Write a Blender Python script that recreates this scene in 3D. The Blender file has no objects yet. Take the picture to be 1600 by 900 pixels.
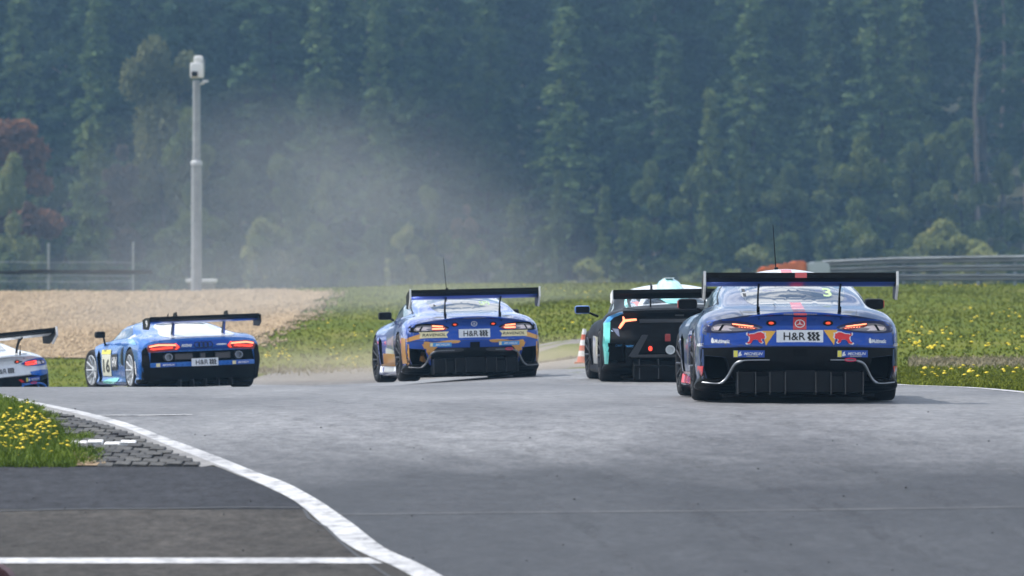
import bpy, bmesh, math, random
import numpy as np
from mathutils import Vector, Matrix
from mathutils.bvhtree import BVHTree

# ------------------------------------------------------------------ scene, camera, light
S = bpy.context.scene
COL = S.collection
RES_W, FPX, HORIZON = 1600, 8000.0, 471.0          # lens in photo pixels, eye line
EYE = 1.0
cd = bpy.data.cameras.new('camera'); cam = bpy.data.objects.new('camera', cd); COL.objects.link(cam)
cam.location = (0, 0, EYE)
cam.rotation_euler = (math.radians(90) + math.atan((HORIZON - 450) / FPX), 0, 0)
cd.sensor_width = 36; cd.lens = 36 * FPX / RES_W
cd.clip_start = 0.5; cd.clip_end = 6000
cd.dof.use_dof = True; cd.dof.focus_distance = 58; cd.dof.aperture_fstop = 3.6
S.camera = cam
S.render.engine = 'CYCLES'
S.view_settings.view_transform = 'Standard'
try: S.view_settings.look = 'None'
except Exception: pass
S.view_settings.exposure = 0.42
S.view_settings.gamma = 1.0

SUN_EL, SUN_ROT = math.radians(54), math.radians(-74)
w = bpy.data.worlds.new('World'); S.world = w; w.use_nodes = True
nt = w.node_tree; nt.nodes.clear()
out = nt.nodes.new('ShaderNodeOutputWorld'); bg = nt.nodes.new('ShaderNodeBackground')
sky = nt.nodes.new('ShaderNodeTexSky'); sky.sky_type = 'NISHITA'; sky.sun_disc = False
sky.sun_elevation = SUN_EL; sky.sun_rotation = SUN_ROT; sky.air_density = 1.0; sky.dust_density = 1.0
tc = nt.nodes.new('ShaderNodeTexCoord'); mp = nt.nodes.new('ShaderNodeMapping'); mp.inputs['Scale'].default_value = (1, 1, 3.2)
nz = nt.nodes.new('ShaderNodeTexNoise'); nz.inputs['Scale'].default_value = 4.2; nz.inputs['Detail'].default_value = 7; nz.inputs['Roughness'].default_value = .58
rp = nt.nodes.new('ShaderNodeValToRGB'); rp.color_ramp.elements[0].position = .47; rp.color_ramp.elements[1].position = .58
mx = nt.nodes.new('ShaderNodeMixRGB'); mx.inputs['Color2'].default_value = (9.5, 9.8, 10.4, 1)
nt.links.new(tc.outputs['Generated'], mp.inputs[0]); nt.links.new(mp.outputs[0], nz.inputs['Vector'])
nt.links.new(nz.outputs['Fac'], rp.inputs[0]); nt.links.new(rp.outputs['Color'], mx.inputs['Fac'])
nt.links.new(sky.outputs[0], mx.inputs['Color1']); nt.links.new(mx.outputs[0], bg.inputs['Color'])
bg.inputs['Strength'].default_value = 0.13
nt.links.new(bg.outputs[0], out.inputs[0])
sl = bpy.data.lights.new('sun', 'SUN'); sl.energy = 4.2; sl.angle = math.radians(.5); sl.color = (1, .955, .88)
sun = bpy.data.objects.new('sun', sl); COL.objects.link(sun)
sdir = Vector((math.sin(SUN_ROT) * math.cos(SUN_EL), math.cos(SUN_ROT) * math.cos(SUN_EL), math.sin(SUN_EL)))
sun.rotation_euler = sdir.to_track_quat('Z', 'Y').to_euler(); sun.location = (-30, 30, 60)

rnd = random.Random(7)
rng = np.random.default_rng(11)

# ------------------------------------------------------------------ materials
MATS = {}
def pbsdf(name, col, rough=.5, metal=0., coat=0., spec=.5, emit=None, estr=0., coat_rough=.05, trans=0.):
    if name in MATS: return MATS[name]
    m = bpy.data.materials.new(name); m.use_nodes = True; b = m.node_tree.nodes['Principled BSDF']
    b.inputs['Base Color'].default_value = (*col, 1); b.inputs['Roughness'].default_value = rough
    b.inputs['Metallic'].default_value = metal; b.inputs['Coat Weight'].default_value = coat
    b.inputs['Coat Roughness'].default_value = coat_rough; b.inputs['Specular IOR Level'].default_value = spec
    if trans: b.inputs['Transmission Weight'].default_value = trans
    if emit: b.inputs['Emission Color'].default_value = (*emit, 1); b.inputs['Emission Strength'].default_value = estr
    MATS[name] = m; return m
class NT:
    def __init__(s, m): s.t = m.node_tree; s.b = s.t.nodes['Principled BSDF']
    def n(s, kind, **kw):
        o = s.t.nodes.new('ShaderNode' + kind)
        for k, v in kw.items():
            if hasattr(o, k) and k not in ('Scale',): setattr(o, k, v)
            else: o.inputs[k].default_value = v
        return o
    def l(s, a, b): s.t.links.new(a, b)
    def coord(s, scale=(1, 1, 1), kind='Object'):
        a = s.n('TexCoord'); m = s.n('Mapping'); m.inputs['Scale'].default_value = scale
        s.l(a.outputs[kind], m.inputs[0]); return m.outputs[0]
    def noise(s, vec, scale, detail=5, rough=.55):
        o = s.n('TexNoise'); o.inputs['Scale'].default_value = scale; o.inputs['Detail'].default_value = detail
        o.inputs['Roughness'].default_value = rough; s.l(vec, o.inputs['Vector']); return o.outputs['Fac']
    def ramp(s, fac, stops):
        r = s.n('ValToRGB'); e = r.color_ramp.elements
        while len(e) < len(stops): e.new(.5)
        for q, (p, c) in zip(e, stops): q.position = p; q.color = (*c, 1) if len(c) == 3 else c
        s.l(fac, r.inputs[0]); return r.outputs['Color']
    def mix(s, fac, a, b, mode='MIX'):
        m = s.n('MixRGB'); m.blend_type = mode
        for sock, v in ((m.inputs['Fac'], fac), (m.inputs['Color1'], a), (m.inputs['Color2'], b)):
            if hasattr(v, 'links'): s.l(v, sock)
            elif isinstance(v, (int, float)): sock.default_value = v
            else: sock.default_value = (*v, 1)
        return m.outputs[0]
    def bump(s, h, strength, dist=.02):
        b = s.n('Bump'); b.inputs['Strength'].default_value = strength; b.inputs['Distance'].default_value = dist
        s.l(h, b.inputs['Height']); s.l(b.outputs[0], s.b.inputs['Normal'])

def mat_asphalt(name, base, light, rough=.62, streak=True, sheen_band=None, spec=.12):
    m = pbsdf(name, base, rough, spec=spec); t = NT(m)
    v = t.coord((1, 1, 1)); vs = t.coord((.55, .16, 1))
    big = t.noise(vs, .55, 5, .6); mid = t.noise(v, 2.2, 8, .75); fine = t.noise(t.coord((1, .55, 1)), 9, 8, .9)
    f = t.ramp(big, [(.36, (0, 0, 0)), (.66, (1, 1, 1))])
    c = t.mix(f, base, light)
    c = t.mix(.6, c, t.ramp(mid, [(.3, (.55, .55, .57)), (.72, (1.4, 1.4, 1.38))]), 'MULTIPLY')
    c = t.mix(.85, c, t.ramp(fine, [(.38, (.5, .5, .5)), (.62, (1.5, 1.5, 1.5))]), 'MULTIPLY')
    if streak:                                                   # rubbered-in racing line and tyre marks along the bend
        sv = t.coord((1, 1, 1)); w2 = t.n('TexWave'); w2.wave_type = 'RINGS'; w2.rings_direction = 'Z'
        mm = t.n('Mapping'); a = t.n('TexCoord'); t.l(a.outputs['Object'], mm.inputs[0])
        mm.inputs['Location'].default_value = (26, -30, 0)
        t.l(mm.outputs[0], w2.inputs['Vector']); w2.inputs['Scale'].default_value = .55; w2.inputs['Distortion'].default_value = 2.0
        w2.inputs['Detail'].default_value = 4; w2.inputs['Detail Scale'].default_value = .35
        gate = t.noise(sv, .22, 3, .6)
        k = t.mix(1.0, t.ramp(w2.outputs['Fac'], [(.55, (0, 0, 0)), (.95, (1, 1, 1))]), t.ramp(gate, [(.45, (0, 0, 0)), (.75, (.35, .35, .35))]), 'MULTIPLY')
        c = t.mix(k, c, tuple(x * .55 for x in base))
    if sheen_band:                                                    # sky sheen painted into the tone: darker nearer than y = patch
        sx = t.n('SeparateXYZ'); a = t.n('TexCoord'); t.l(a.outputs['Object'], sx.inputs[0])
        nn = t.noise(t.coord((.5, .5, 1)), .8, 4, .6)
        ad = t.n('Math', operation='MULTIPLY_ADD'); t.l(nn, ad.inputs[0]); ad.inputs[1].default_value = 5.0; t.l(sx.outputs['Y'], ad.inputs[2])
        mr = t.n('MapRange'); t.l(ad.outputs[0], mr.inputs['Value']); mr.inputs['From Min'].default_value = sheen_band[0] + 2.5
        mr.inputs['From Max'].default_value = sheen_band[1] + 2.5
        c = t.mix(mr.outputs[0], t.mix(1.0, c, sheen_band[2], 'MULTIPLY'), c)
    t.l(c, t.b.inputs['Base Color'])
    t.bump(fine, .5, .012)
    return m
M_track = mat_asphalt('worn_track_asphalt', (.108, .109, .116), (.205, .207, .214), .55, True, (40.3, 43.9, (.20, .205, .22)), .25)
M_patch = mat_asphalt('smooth_dark_asphalt', (.026, .028, .034), (.038, .040, .047), .8, False)
M_rough = mat_asphalt('coarse_brown_asphalt', (.042, .040, .038), (.070, .065, .061), .9, False)
M_runoff = mat_asphalt('dusty_runoff_asphalt', (.13, .125, .125), (.20, .19, .18), .8, False)

def mat_paint_line():
    m = pbsdf('worn_white_road_paint', (.72, .72, .73), .55); t = NT(m); v = t.coord()
    c = t.mix(.8, t.ramp(t.noise(v, 6, 8, .8), [(.36, (.13, .13, .135)), (.47, (.42, .42, .43)), (.62, (.62, .62, .62))]), t.ramp(t.noise(v, 1.1, 5, .7), [(.35, (.55, .55, .56)), (.6, (1, 1, 1))]), 'MULTIPLY')
    t.l(c, t.b.inputs['Base Color']); return m
M_line = mat_paint_line()
def mat_faint():
    m = pbsdf('faded_road_paint', (.2, .2, .2), .7); t = NT(m); v = t.coord()
    t.l(t.ramp(t.noise(v, 3, 5, .7), [(.40, (.10, .10, .105)), (.70, (.22, .22, .22))]), t.b.inputs['Base Color']); return m
M_faint = mat_faint()
M_crack = pbsdf('tar_seam', (.02, .02, .022), .6)
def mat_noise(name, c1, c2, scale, rough=.85, bump=.4, bd=.03, vs=(1, 1, 1), detail=6, rand=0.):
    m = pbsdf(name, c1, rough, spec=.15 if rough > .65 else .4); t = NT(m); v = t.coord(vs)
    f = t.noise(v, scale, detail, .62)
    c = t.ramp(f, [(.34, c1), (.66, c2)])
    if rand:
        oi = t.n('ObjectInfo'); c = t.mix(rand, c, t.ramp(oi.outputs['Random'], [(0, (.45, .45, .5)), (1, (1.5, 1.5, 1.4))]), 'MULTIPLY')
    t.l(c, t.b.inputs['Base Color'])
    if bump: t.bump(f, bump, bd)
    return m
M_kerb = mat_noise('kerb_concrete', (.17, .17, .175), (.27, .265, .26), 6, .7, .2)
M_sett = mat_noise('paving_stone', (.045, .045, .048), (.088, .086, .085), 14, .7, .4, .01, rand=.8)
M_sett_w = mat_noise('white_painted_stone', (.5, .5, .5), (.76, .76, .76), 10, .6, .2, .01)
M_joint = mat_noise('joint_soil', (.035, .033, .03), (.07, .065, .055), 20, .95, .5)
M_soil = mat_noise('earth', (.10, .085, .06), (.17, .15, .11), 3, .95, .5)
M_bank = pbsdf('meadow_ground', (.1, .14, .04), .9, spec=.1)
def mk_bank():
    t = NT(M_bank); v = t.coord((1, .35, 1)); 
    c = t.ramp(t.noise(v, .55, 7, .62), [(.28, (.055, .080, .004)), (.45, (.085, .112, .006)), (.58, (.115, .132, .012)), (.75, (.165, .152, .04))])
    c = t.mix(.6, c, t.ramp(t.noise(v, 7, 4, .7), [(.3, (.6, .62, .6)), (.7, (1.4, 1.35, 1.3))]), 'MULTIPLY')
    t.l(c, t.b.inputs['Base Color']); t.bump(t.noise(v, 7, 4, .7), .8, .12)
mk_bank()
M_gravel = mat_noise('gravel', (.255, .185, .115), (.335, .25, .165), 2.2, .9, .8, .1, detail=10)
M_pebble = mat_noise('pebbles', (.22, .16, .10), (.47, .36, .24), 3.5, .85, 0, detail=12)
M_grass = mat_noise('grass_blades', (.092, .118, .006), (.150, .165, .012), .8, .8, 0)
M_grassn = mat_noise('lush_grass_blades', (.065, .115, .008), (.15, .20, .018), 3, .7, 0)
M_dry = mat_noise('dry_grass', (.20, .17, .10), (.30, .26, .17), 3, .8, 0)
M_dand = pbsdf('dandelion_yellow', (.80, .60, .01), .6)
M_stem = pbsdf('stem_green', (.13, .19, .04), .6)
M_floor = mat_noise('forest_floor', (.03, .035, .02), (.07, .07, .04), .4, .95, .3)
M_barkd = mat_noise('dark_bark', (.035, .03, .026), (.06, .052, .045), 6, .9, .5, .03, (1, 1, .2))
M_bark = mat_noise('bark', (.13, .105, .09), (.26, .21, .175), 6, .9, .5, .03, (1, 1, .2))
def mat_leaf(name, c1, c2, dark):
    m = pbsdf(name, c1, .8, spec=.04); t = NT(m); v = t.coord()
    c = t.ramp(t.noise(v, .45, 4, .6), [(.3, dark), (.5, c1), (.7, c2)])
    oi = t.n('ObjectInfo'); c = t.mix(.5, c, t.ramp(oi.outputs['Random'], [(0, (.4, .52, .62)), (1, (1.65, 1.5, 1.2))]), 'MULTIPLY')
    t.l(c, t.b.inputs['Base Color'])
    tr = t.n('BsdfTranslucent'); t.l(c, tr.inputs[0]); ms = t.n('MixShader'); ms.inputs[0].default_value = .3
    o = [n for n in t.t.nodes if n.type == 'OUTPUT_MATERIAL'][0]
    t.l(t.b.outputs[0], ms.inputs[1]); t.l(tr.outputs[0], ms.inputs[2]); t.l(ms.outputs[0], o.inputs[0])
    return m
M_spruce = mat_leaf('spruce_needles', (.045, .085, .045), (.10, .15, .07), (.016, .034, .024))
M_larch = mat_leaf('larch_needles', (.085, .135, .06), (.13, .175, .08), (.04, .07, .04))
M_brown = mat_leaf('reddish_brown_twigs', (.13, .10, .075), (.19, .15, .11), (.06, .055, .045))
M_leaf = mat_leaf('fresh_leaves', (.095, .13, .055), (.16, .19, .075), (.045, .075, .035))
M_pale = mat_leaf('pale_spring_leaves', (.21, .235, .095), (.32, .31, .13), (.12, .15, .065))
M_russet = mat_leaf('russet_leaves', (.20, .10, .055), (.28, .15, .08), (.10, .055, .035))
M_galv = mat_noise('galvanised_steel', (.20, .22, .24), (.30, .32, .34), 3, .5, 0)
M_rail = mat_noise('weathered_guardrail_steel', (.20, .22, .24), (.34, .37, .40), 2, .55, 0, vs=(.3, 1, 3))

# car materials
M_deep = pbsdf('deep_navy_recess', (.006, .010, .07), .4)
def paint(name, col, metal=.0, rough=.32, coat=1.): return pbsdf(name, col, rough, metal, coat)
M_navy = paint('satin_navy_paint', (.018, .046, .15), .4, .30, .9)
M_blue = paint('royal_blue_paint', (.004, .058, .34), .6, .32, .3)
M_lilac = paint('pearl_lilac_paint', (.16, .21, .52), .35, .22)
M_gold = paint('gold_paint', (.60, .30, .08), .55, .35, .4)
M_white = paint('white_car_paint', (.76, .78, .80), 0, .3)
M_sky = paint('azure_paint', (.004, .13, .50), .3, .26, .8)
M_bright = paint('light_azure_paint', (.06, .33, .72), .1, .28)
M_teal = paint('turquoise_paint', (.12, .62, .56), 0, .35)
M_red = paint('red_paint', (.62, .02, .03), 0, .35)
M_black = pbsdf('black_carbon', (.004, .0045, .006), .42, spec=.11)
M_matt = pbsdf('matt_black', (.005, .005, .006), .9, spec=.1)
M_grey = pbsdf('grey_carbon', (.016, .018, .024), .35, coat=.4)
M_tyre = mat_noise('tyre_rubber', (.014, .014, .016), (.03, .03, .032), 8, .75, .1)
M_rim = pbsdf('silver_rim', (.62, .64, .66), .35, .4)
M_rimd = pbsdf('dark_rim', (.05, .05, .055), .35, .6)
M_brake = pbsdf('brake_disc', (.05, .05, .05), .6, .3)
M_glass = pbsdf('tinted_glass', (.02, .026, .032), .04, spec=.9, coat=1.)
M_chrome = pbsdf('brushed_trim', (.30, .32, .35), .35, .8)
M_plate = pbsdf('plate_white', (.78, .80, .84), .45)
M_ink = pbsdf('black_print', (.01, .01, .012), .5)
M_wht = pbsdf('white_print', (.75, .76, .78), .45)
M_yel = pbsdf('amber_print', (.80, .42, .04), .45)
M_lem = pbsdf('lemon_print', (.80, .72, .12), .45)
M_crm = pbsdf('cream_print', (.80, .70, .40), .45)
M_rdp = pbsdf('red_print', (.70, .02, .025), .45)
M_mbl = pbsdf('blue_print', (.02, .08, .42), .45)
M_grn = pbsdf('pale_green_print', (.45, .62, .30), .5)
M_lamp = pbsdf('lamp_red_lit', (.5, .01, .01), .2, emit=(1, .06, .03), estr=1.6)
M_lampo = pbsdf('lamp_red_bright', (.6, .1, .05), .2, emit=(1, .28, .14), estr=2.2)
M_lens = pbsdf('lamp_clear_lens', (.20, .18, .21), .12, coat=1.)
M_lampd = pbsdf('lamp_dim_red', (.5, .03, .01), .3, emit=(1, .10, .03), estr=.7)
M_lensp = pbsdf('lamp_pink_lens', (.80, .66, .68), .15, coat=1.)
M_lensr = pbsdf('lamp_red_lens', (.28, .02, .02), .12, coat=1.)
M_org = mat_noise('faded_orange_plastic', (.55, .13, .05), (.70, .20, .08), 3, .6, 0)
M_cw = pbsdf('white_plastic', (.72, .72, .72), .5)

def dirty(m, amount, tint=(.10, .09, .08)):
    t = NT(m); base = tuple(t.b.inputs['Base Color'].default_value)[:3]; r0 = t.b.inputs['Roughness'].default_value
    f = t.ramp(t.noise(t.coord((1, 1, 1)), 5, 8, .75), [(.42, (0, 0, 0)), (.75, (amount,) * 3)])
    t.l(t.mix(f, base, tint), t.b.inputs['Base Color'])
    mr = t.n('MapRange'); t.l(f, mr.inputs['Value']); mr.inputs['To Min'].default_value = r0; mr.inputs['To Max'].default_value = min(1, r0 + .5); t.l(mr.outputs[0], t.b.inputs['Roughness'])
for m_, a_ in ((M_black, .10), (M_matt, .08), (M_navy, .25), (M_blue, .18), (M_white, .25), (M_sky, .18), (M_plate, .2), (M_lilac, .2)): dirty(m_, a_, (.05, .047, .043) if m_ in (M_black, M_matt) else (.10, .09, .08))

# ------------------------------------------------------------------ object helpers
def tag(o, label=None, cat=None, group=None, kind=None):
    if label: o['label'] = label
    if cat: o['category'] = cat
    if group: o['group'] = group
    if kind: o['kind'] = kind
    return o
def empty(name, loc=(0, 0, 0), rot=(0, 0, 0), **k):
    o = bpy.data.objects.new(name, None); COL.objects.link(o); o.location = loc; o.rotation_euler = rot
    o.empty_display_size = .2
    return tag(o, **k)
def link(name, me, mats, parent=None, **k):
    o = bpy.data.objects.new(name, me); COL.objects.link(o)
    if not me.materials:
        for m in (mats if isinstance(mats, (list, tuple)) else [mats]): me.materials.append(m)
    if parent: o.parent = parent
    return tag(o, **k)
def mesh_of(name, verts, faces, smooth=False, angle=None):
    me = bpy.data.meshes.new(name); me.from_pydata([tuple(v) for v in verts], [], faces); me.update()
    if smooth: me.shade_smooth()
    return me
def bm_mesh(name, bm, smooth=False, sharp=None):
    me = bpy.data.meshes.new(name); bm.normal_update(); bm.to_mesh(me); bm.free()
    if smooth:
        me.shade_smooth()
        if sharp is not None: me.set_sharp_from_angle(angle=math.radians(sharp))
    return me
class G:
    """collects simple shapes into one mesh"""
    def __init__(s): s.bm = bmesh.new()
    def box(s, c, d, rz=0, rx=0, ry=0, taper=None, bevel=0):
        r = bmesh.ops.create_cube(s.bm, size=1); vs = r['verts']
        for v in vs:
            if taper and v.co.z > 0: v.co.x *= taper; v.co.y *= taper
            v.co.x *= d[0]; v.co.y *= d[1]; v.co.z *= d[2]
        if bevel:
            es = list({e for v in vs for e in v.link_edges})
            rb = bmesh.ops.bevel(s.bm, geom=es, offset=bevel, segments=2, affect='EDGES', profile=.6)
            vs = list({v for f in rb['faces'] for v in f.verts} | {v for v in vs if v.is_valid})
        M = Matrix.Translation(Vector(c)) @ Matrix.Rotation(rz, 4, 'Z') @ Matrix.Rotation(ry, 4, 'Y') @ Matrix.Rotation(rx, 4, 'X')
        bmesh.ops.transform(s.bm, matrix=M, verts=vs); return s
    def tube(s, pts, r, seg=8, caps=True):
        pts = [Vector(p) for p in pts]; rr = r if isinstance(r, (list, tuple)) else [r] * len(pts); rings = []
        for i, p in enumerate(pts):
            t = (pts[min(i + 1, len(pts) - 1)] - pts[max(i - 1, 0)]).normalized()
            up = Vector((0, 0, 1)) if abs(t.z) < .9 else Vector((1, 0, 0))
            a = t.cross(up).normalized(); b = t.cross(a)
            rings.append([s.bm.verts.new(p + (a * math.cos(q) + b * math.sin(q)) * rr[i]) for q in [2 * math.pi * k / seg for k in range(seg)]])
        for A, B in zip(rings, rings[1:]):
            for k in range(seg): s.bm.faces.new((A[k], A[(k + 1) % seg], B[(k + 1) % seg], B[k]))
        if caps: s.bm.faces.new(rings[0][::-1]); s.bm.faces.new(rings[-1])
        return s
    def lathe(s, prof, c=(0, 0, 0), axis='Z', seg=24, caps=True):
        rings = []; c = Vector(c)
        for r, h in prof:
            ring = []
            for k in range(seg):
                q = 2 * math.pi * k / seg; a, b = r * math.cos(q), r * math.sin(q)
                ring.append(s.bm.verts.new(c + (Vector((a, b, h)) if axis == 'Z' else Vector((h, a, b)))))
            rings.append(ring)
        for A, B in zip(rings, rings[1:]):
            for k in range(seg): s.bm.faces.new((A[k], A[(k + 1) % seg], B[(k + 1) % seg], B[k]))
        for R, f in ((rings[0], 1), (rings[-1], 0)) if caps else ():
            if (Vector(R[0].co) - Vector(R[1].co)).length > 1e-4: s.bm.faces.new(R[::-1] if f else R)
        return s
    def prism(s, poly, axis, a, b):
        """extrude 2D polygon along axis between a and b. axis X: poly=(y,z)  Y: (x,z)  Z: (x,y)"""
        def P(u, v, t): return {'X': (t, u, v), 'Y': (u, t, v), 'Z': (u, v, t)}[axis]
        A = [s.bm.verts.new(P(u, v, a)) for u, v in poly]; B = [s.bm.verts.new(P(u, v, b)) for u, v in poly]
        n = len(poly); s.bm.faces.new(A[::-1]); s.bm.faces.new(B)
        for k in range(n): s.bm.faces.new((A[k], A[(k + 1) % n], B[(k + 1) % n], B[k]))
        return s
    def obj(s, name, mat, parent=None, smooth=None, **k):
        bmesh.ops.recalc_face_normals(s.bm, faces=s.bm.faces)
        return link(name, bm_mesh(name, s.bm, smooth is not None, smooth), mat, parent, **k)

# ------------------------------------------------------------------ terrain
def sst(x): x = np.clip(x, 0, 1); return x * x * (3 - 2 * x)
def softplus(x): return np.where(x > 20, x, np.log1p(np.exp(np.clip(x, -40, 20))))
def T(X, Y):
    X = np.asarray(X, float); Y = np.asarray(Y, float)
    z = -.09 * (softplus((45.3 - Y) / 1.2) * 1.2 - softplus((18. - Y) / 1.2) * 1.2)
    L = sst((1.5 - X) / 5.) + 1.1 * sst((-5.5 - X) / 4)
    z = z - .38 * sst((Y - 60) / 25.) * L - .06 * sst((Y - 58) / 8.)
    top = 1.36 + .27 * sst((X + 13) / 12.)
    Ys = 78 + 27 * sst((3. - X) / 5.)
    f = np.clip((Y - Ys) / (178 - Ys), 0, 1); f = f + .035 * np.sin(f * math.pi) * np.sin(X * .21 + 1)
    z = z * (1 - f) + top * f
    und = .05 * np.sin(X * .33 + Y * .11) + .03 * np.sin(X * .9 - Y * .23)
    z = z + und * sst((Y - 108) / 30) * (1 - .6 * sst((Y - 150) / 25))
    z = z - .06 * softplus((Y - 181) / 1.5) * 1.5 + .06 * softplus((Y - 260) / 2.) * 2.
    z = z + .20 * softplus((Y - 399) / 8.) * 8.
    return z
def Tz(x, y): return float(T(x, y))
def gp(sx, sy, d0=25., d1=175.):
    """where the sight line of a photo point meets the ground (nearest)"""
    ds = np.linspace(d0, d1, 6000); X = (sx - 800) / FPX * ds; z = EYE - (sy - HORIZON) / FPX * ds
    k = np.nonzero(z <= T(X, ds))[0]
    i = k[0] if len(k) else len(ds) - 1
    return float(X[i]), float(ds[i])

def grid_mesh(name, xs, ys, off=0.):
    XX, YY = np.meshgrid(xs, ys); Z = T(XX, YY) + off; nx = len(xs); ny = len(ys)
    V = np.stack([XX, YY, Z], -1).reshape(-1, 3)
    a = (np.arange(ny - 1)[:, None] * nx + np.arange(nx - 1)[None, :]).ravel()
    F = np.stack([a, a + 1, a + nx + 1, a + nx], -1)
    return mesh_of(name, V, F.tolist(), True)
def cut_grid(bm, sx, sy, x0, x1, y0, y1, ax=(0, 1)):
    for ax_i, st, lo, hi in ((ax[0], sx, x0, x1), (ax[1], sy, y0, y1)):
        k = math.ceil(lo / st)
        while k * st < hi:
            p = [0, 0, 0]; p[ax_i] = k * st; nrm = [0, 0, 0]; nrm[ax_i] = 1
            bmesh.ops.bisect_plane(bm, geom=bm.verts[:] + bm.edges[:] + bm.faces[:], plane_co=p, plane_no=nrm, dist=1e-5); k += 1
def sheet(name, poly, off, mat, step=(2, .5), parent=None, **k):
    bm = bmesh.new(); vs = [bm.verts.new((x, y, 0)) for x, y in poly]; bm.faces.new(vs)
    bmesh.ops.triangulate(bm, faces=bm.faces[:])
    xs = [p[0] for p in poly]; ys = [p[1] for p in poly]
    cut_grid(bm, step[0], step[1], min(xs), max(xs), min(ys), max(ys))
    bmesh.ops.recalc_face_normals(bm, faces=bm.faces[:])
    if sum(f.normal.z for f in bm.faces) < 0: bmesh.ops.reverse_faces(bm, faces=bm.faces[:])
    for v in bm.verts: v.co.z = Tz(v.co.x, v.co.y) + off
    return link(name, bm_mesh(name, bm, True), mat, parent, **k)

ys = np.concatenate([np.arange(-20, 30, 2.), np.arange(30, 110, .5), np.arange(110, 190, 1.), np.arange(190, 216, 5.)])
xs = np.concatenate([np.arange(-260, -60, 20), np.arange(-60, -24, 3), np.arange(-24, 24, 1.), np.arange(24, 60, 3), np.arange(60, 270, 20)])
link('ground', grid_mesh('ground', xs, ys, -.012), M_bank, kind='structure')
link('hill', grid_mesh('hill', xs, np.concatenate([np.arange(215, 600, 6.), np.arange(599, 730, 20)]), -.012), M_floor, kind='structure')

# white edge line: right (upper) and left (lower) borders in photo pixels, put on the ground
edgeR = [(-160, 604.5), (-80, 608), (0, 618), (50, 628), (133, 645), (200, 663), (267, 688), (333, 712), (400, 739), (450, 757), (500, 785), (550, 819), (600, 857), (650, 880), (688, 900), (800, 960), (1000, 1060)]
edgeL = [(-160, 608.5), (-80, 613), (0, 624), (67, 637), (133, 654), (200, 676), (267, 704), (333, 728), (400, 755), (440, 773), (475, 795), (525, 840), (565, 865), (600, 880), (640, 900), (740, 960), (920, 1060)]
def dense(poly, n=4):
    P = np.array(poly, float); r = []
    for i in range(len(P) - 1):
        p0, p1, p2, p3 = P[max(i - 1, 0)], P[i], P[i + 1], P[min(i + 2, len(P) - 1)]
        for k in range(n):
            t = k / n; r.append(tuple(.5 * ((2 * p1) + (-p0 + p2) * t + (2 * p0 - 5 * p1 + 4 * p2 - p3) * t * t + (-p0 + 3 * p1 - 3 * p2 + p3) * t ** 3)))
    r.append(tuple(P[-1])); return r
ER = [gp(*p, d0=12) for p in dense(edgeR)]; EL = [gp(*p, d0=12) for p in dense(edgeL)]
# track sheet: from the white line to the right verge, and round the left-hand bend
right_edge = [(3.0, 10), (7.5, 30), (6.6, 45), (5.67, 56.6), (5.15, 62.5), (4.6, 68), (3.4, 74), (1.5, 80), (-2, 86), (-7, 90.5), (-14, 94), (-22, 97), (-32, 99), (-48, 100)]
RE = dense(right_edge)
left_far = [ER[0], (-9.5, 64.5), (-20, 70), (-32, 74), (-48, 76)]
track_poly = RE + left_far[::-1] + ER[1:] + [(0, 10)]
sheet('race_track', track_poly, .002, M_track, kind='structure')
# ribbon between two polylines
def ribbon(name, A, B, off, mat, thick=0., parent=None, **k):
    n = min(len(A), len(B)); V = []; F = []
    for a, b in zip(A[:n], B[:n]):
        m = 5
        for j in range(m):
            t = j / (m - 1); x = a[0] * (1 - t) + b[0] * t; y = a[1] * (1 - t) + b[1] * t
            V.append((x, y, Tz(x, y) + off))
    for i in range(n - 1):
        for j in range(4): q = i * 5 + j; F.append((q, q + 1, q + 6, q + 5))
    return link(name, mesh_of(name, V, F, True), mat, parent, **k)
EM = [(a[0] + (b[0] - a[0]) * k, a[1] + (b[1] - a[1]) * k) for a, b in zip(ER, EL) for k in [min(1., .70 + .30 * max(0, min(1, (42.5 - b[1]) / 2.5)))]]
ribbon('edge_line', ER, EM, .0075, M_line, kind='structure')
ribbon('kerb', EM, EL, .0065, M_kerb, kind='structure')
# right white line, far side
RL = [(x - .02, y) for x, y in dense(right_edge[2:7])]; RL2 = [(x - .17, y - .04) for x, y in dense(right_edge[2:7])]
ribbon('edge_line', RL, RL2, .0075, M_line, kind='structure')
# side road in front of the island (left of the line): two surfacings and a cross line
y730 = gp(200, 730)[1]; y797 = gp(200, 797)[1]; y877 = gp(300, 878)[1]
def EL_after(y): return [p for p in EL if p[1] < y]
def x_on(E, y):
    for (x0, y0), (x1, y1) in zip(E, E[1:]):
        if (y0 - y) * (y1 - y) <= 0 and y0 != y1: return x0 + (x1 - x0) * (y - y0) / (y1 - y0)
    return E[-1][0]
xa, xb = x_on(EL, y730), x_on(EL, y797)
sheet('side_road', [(-30, y797), (-30, y730)] + [(xa, y730)] + [p for p in EL if y797 < p[1] < y730] + [(xb, y797)], .004, M_patch, kind='structure')
sheet('side_road', [(-30, 10), (-30, y797 - .012), (xb, y797 - .012)] + [p for p in EL if p[1] < y797 - .02] + [(EL[-1][0], 10)], .004, M_rough, kind='structure')
xl = x_on(EL, y877)
sheet('stop_line', [(-30, y877 + .14), (-30, y877 - .14), (x_on(EL, y877 - .14) - .03, y877 - .14), (x_on(EL, y877 + .14) - .03, y877 + .14)], .009, M_line, kind='structure')
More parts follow.
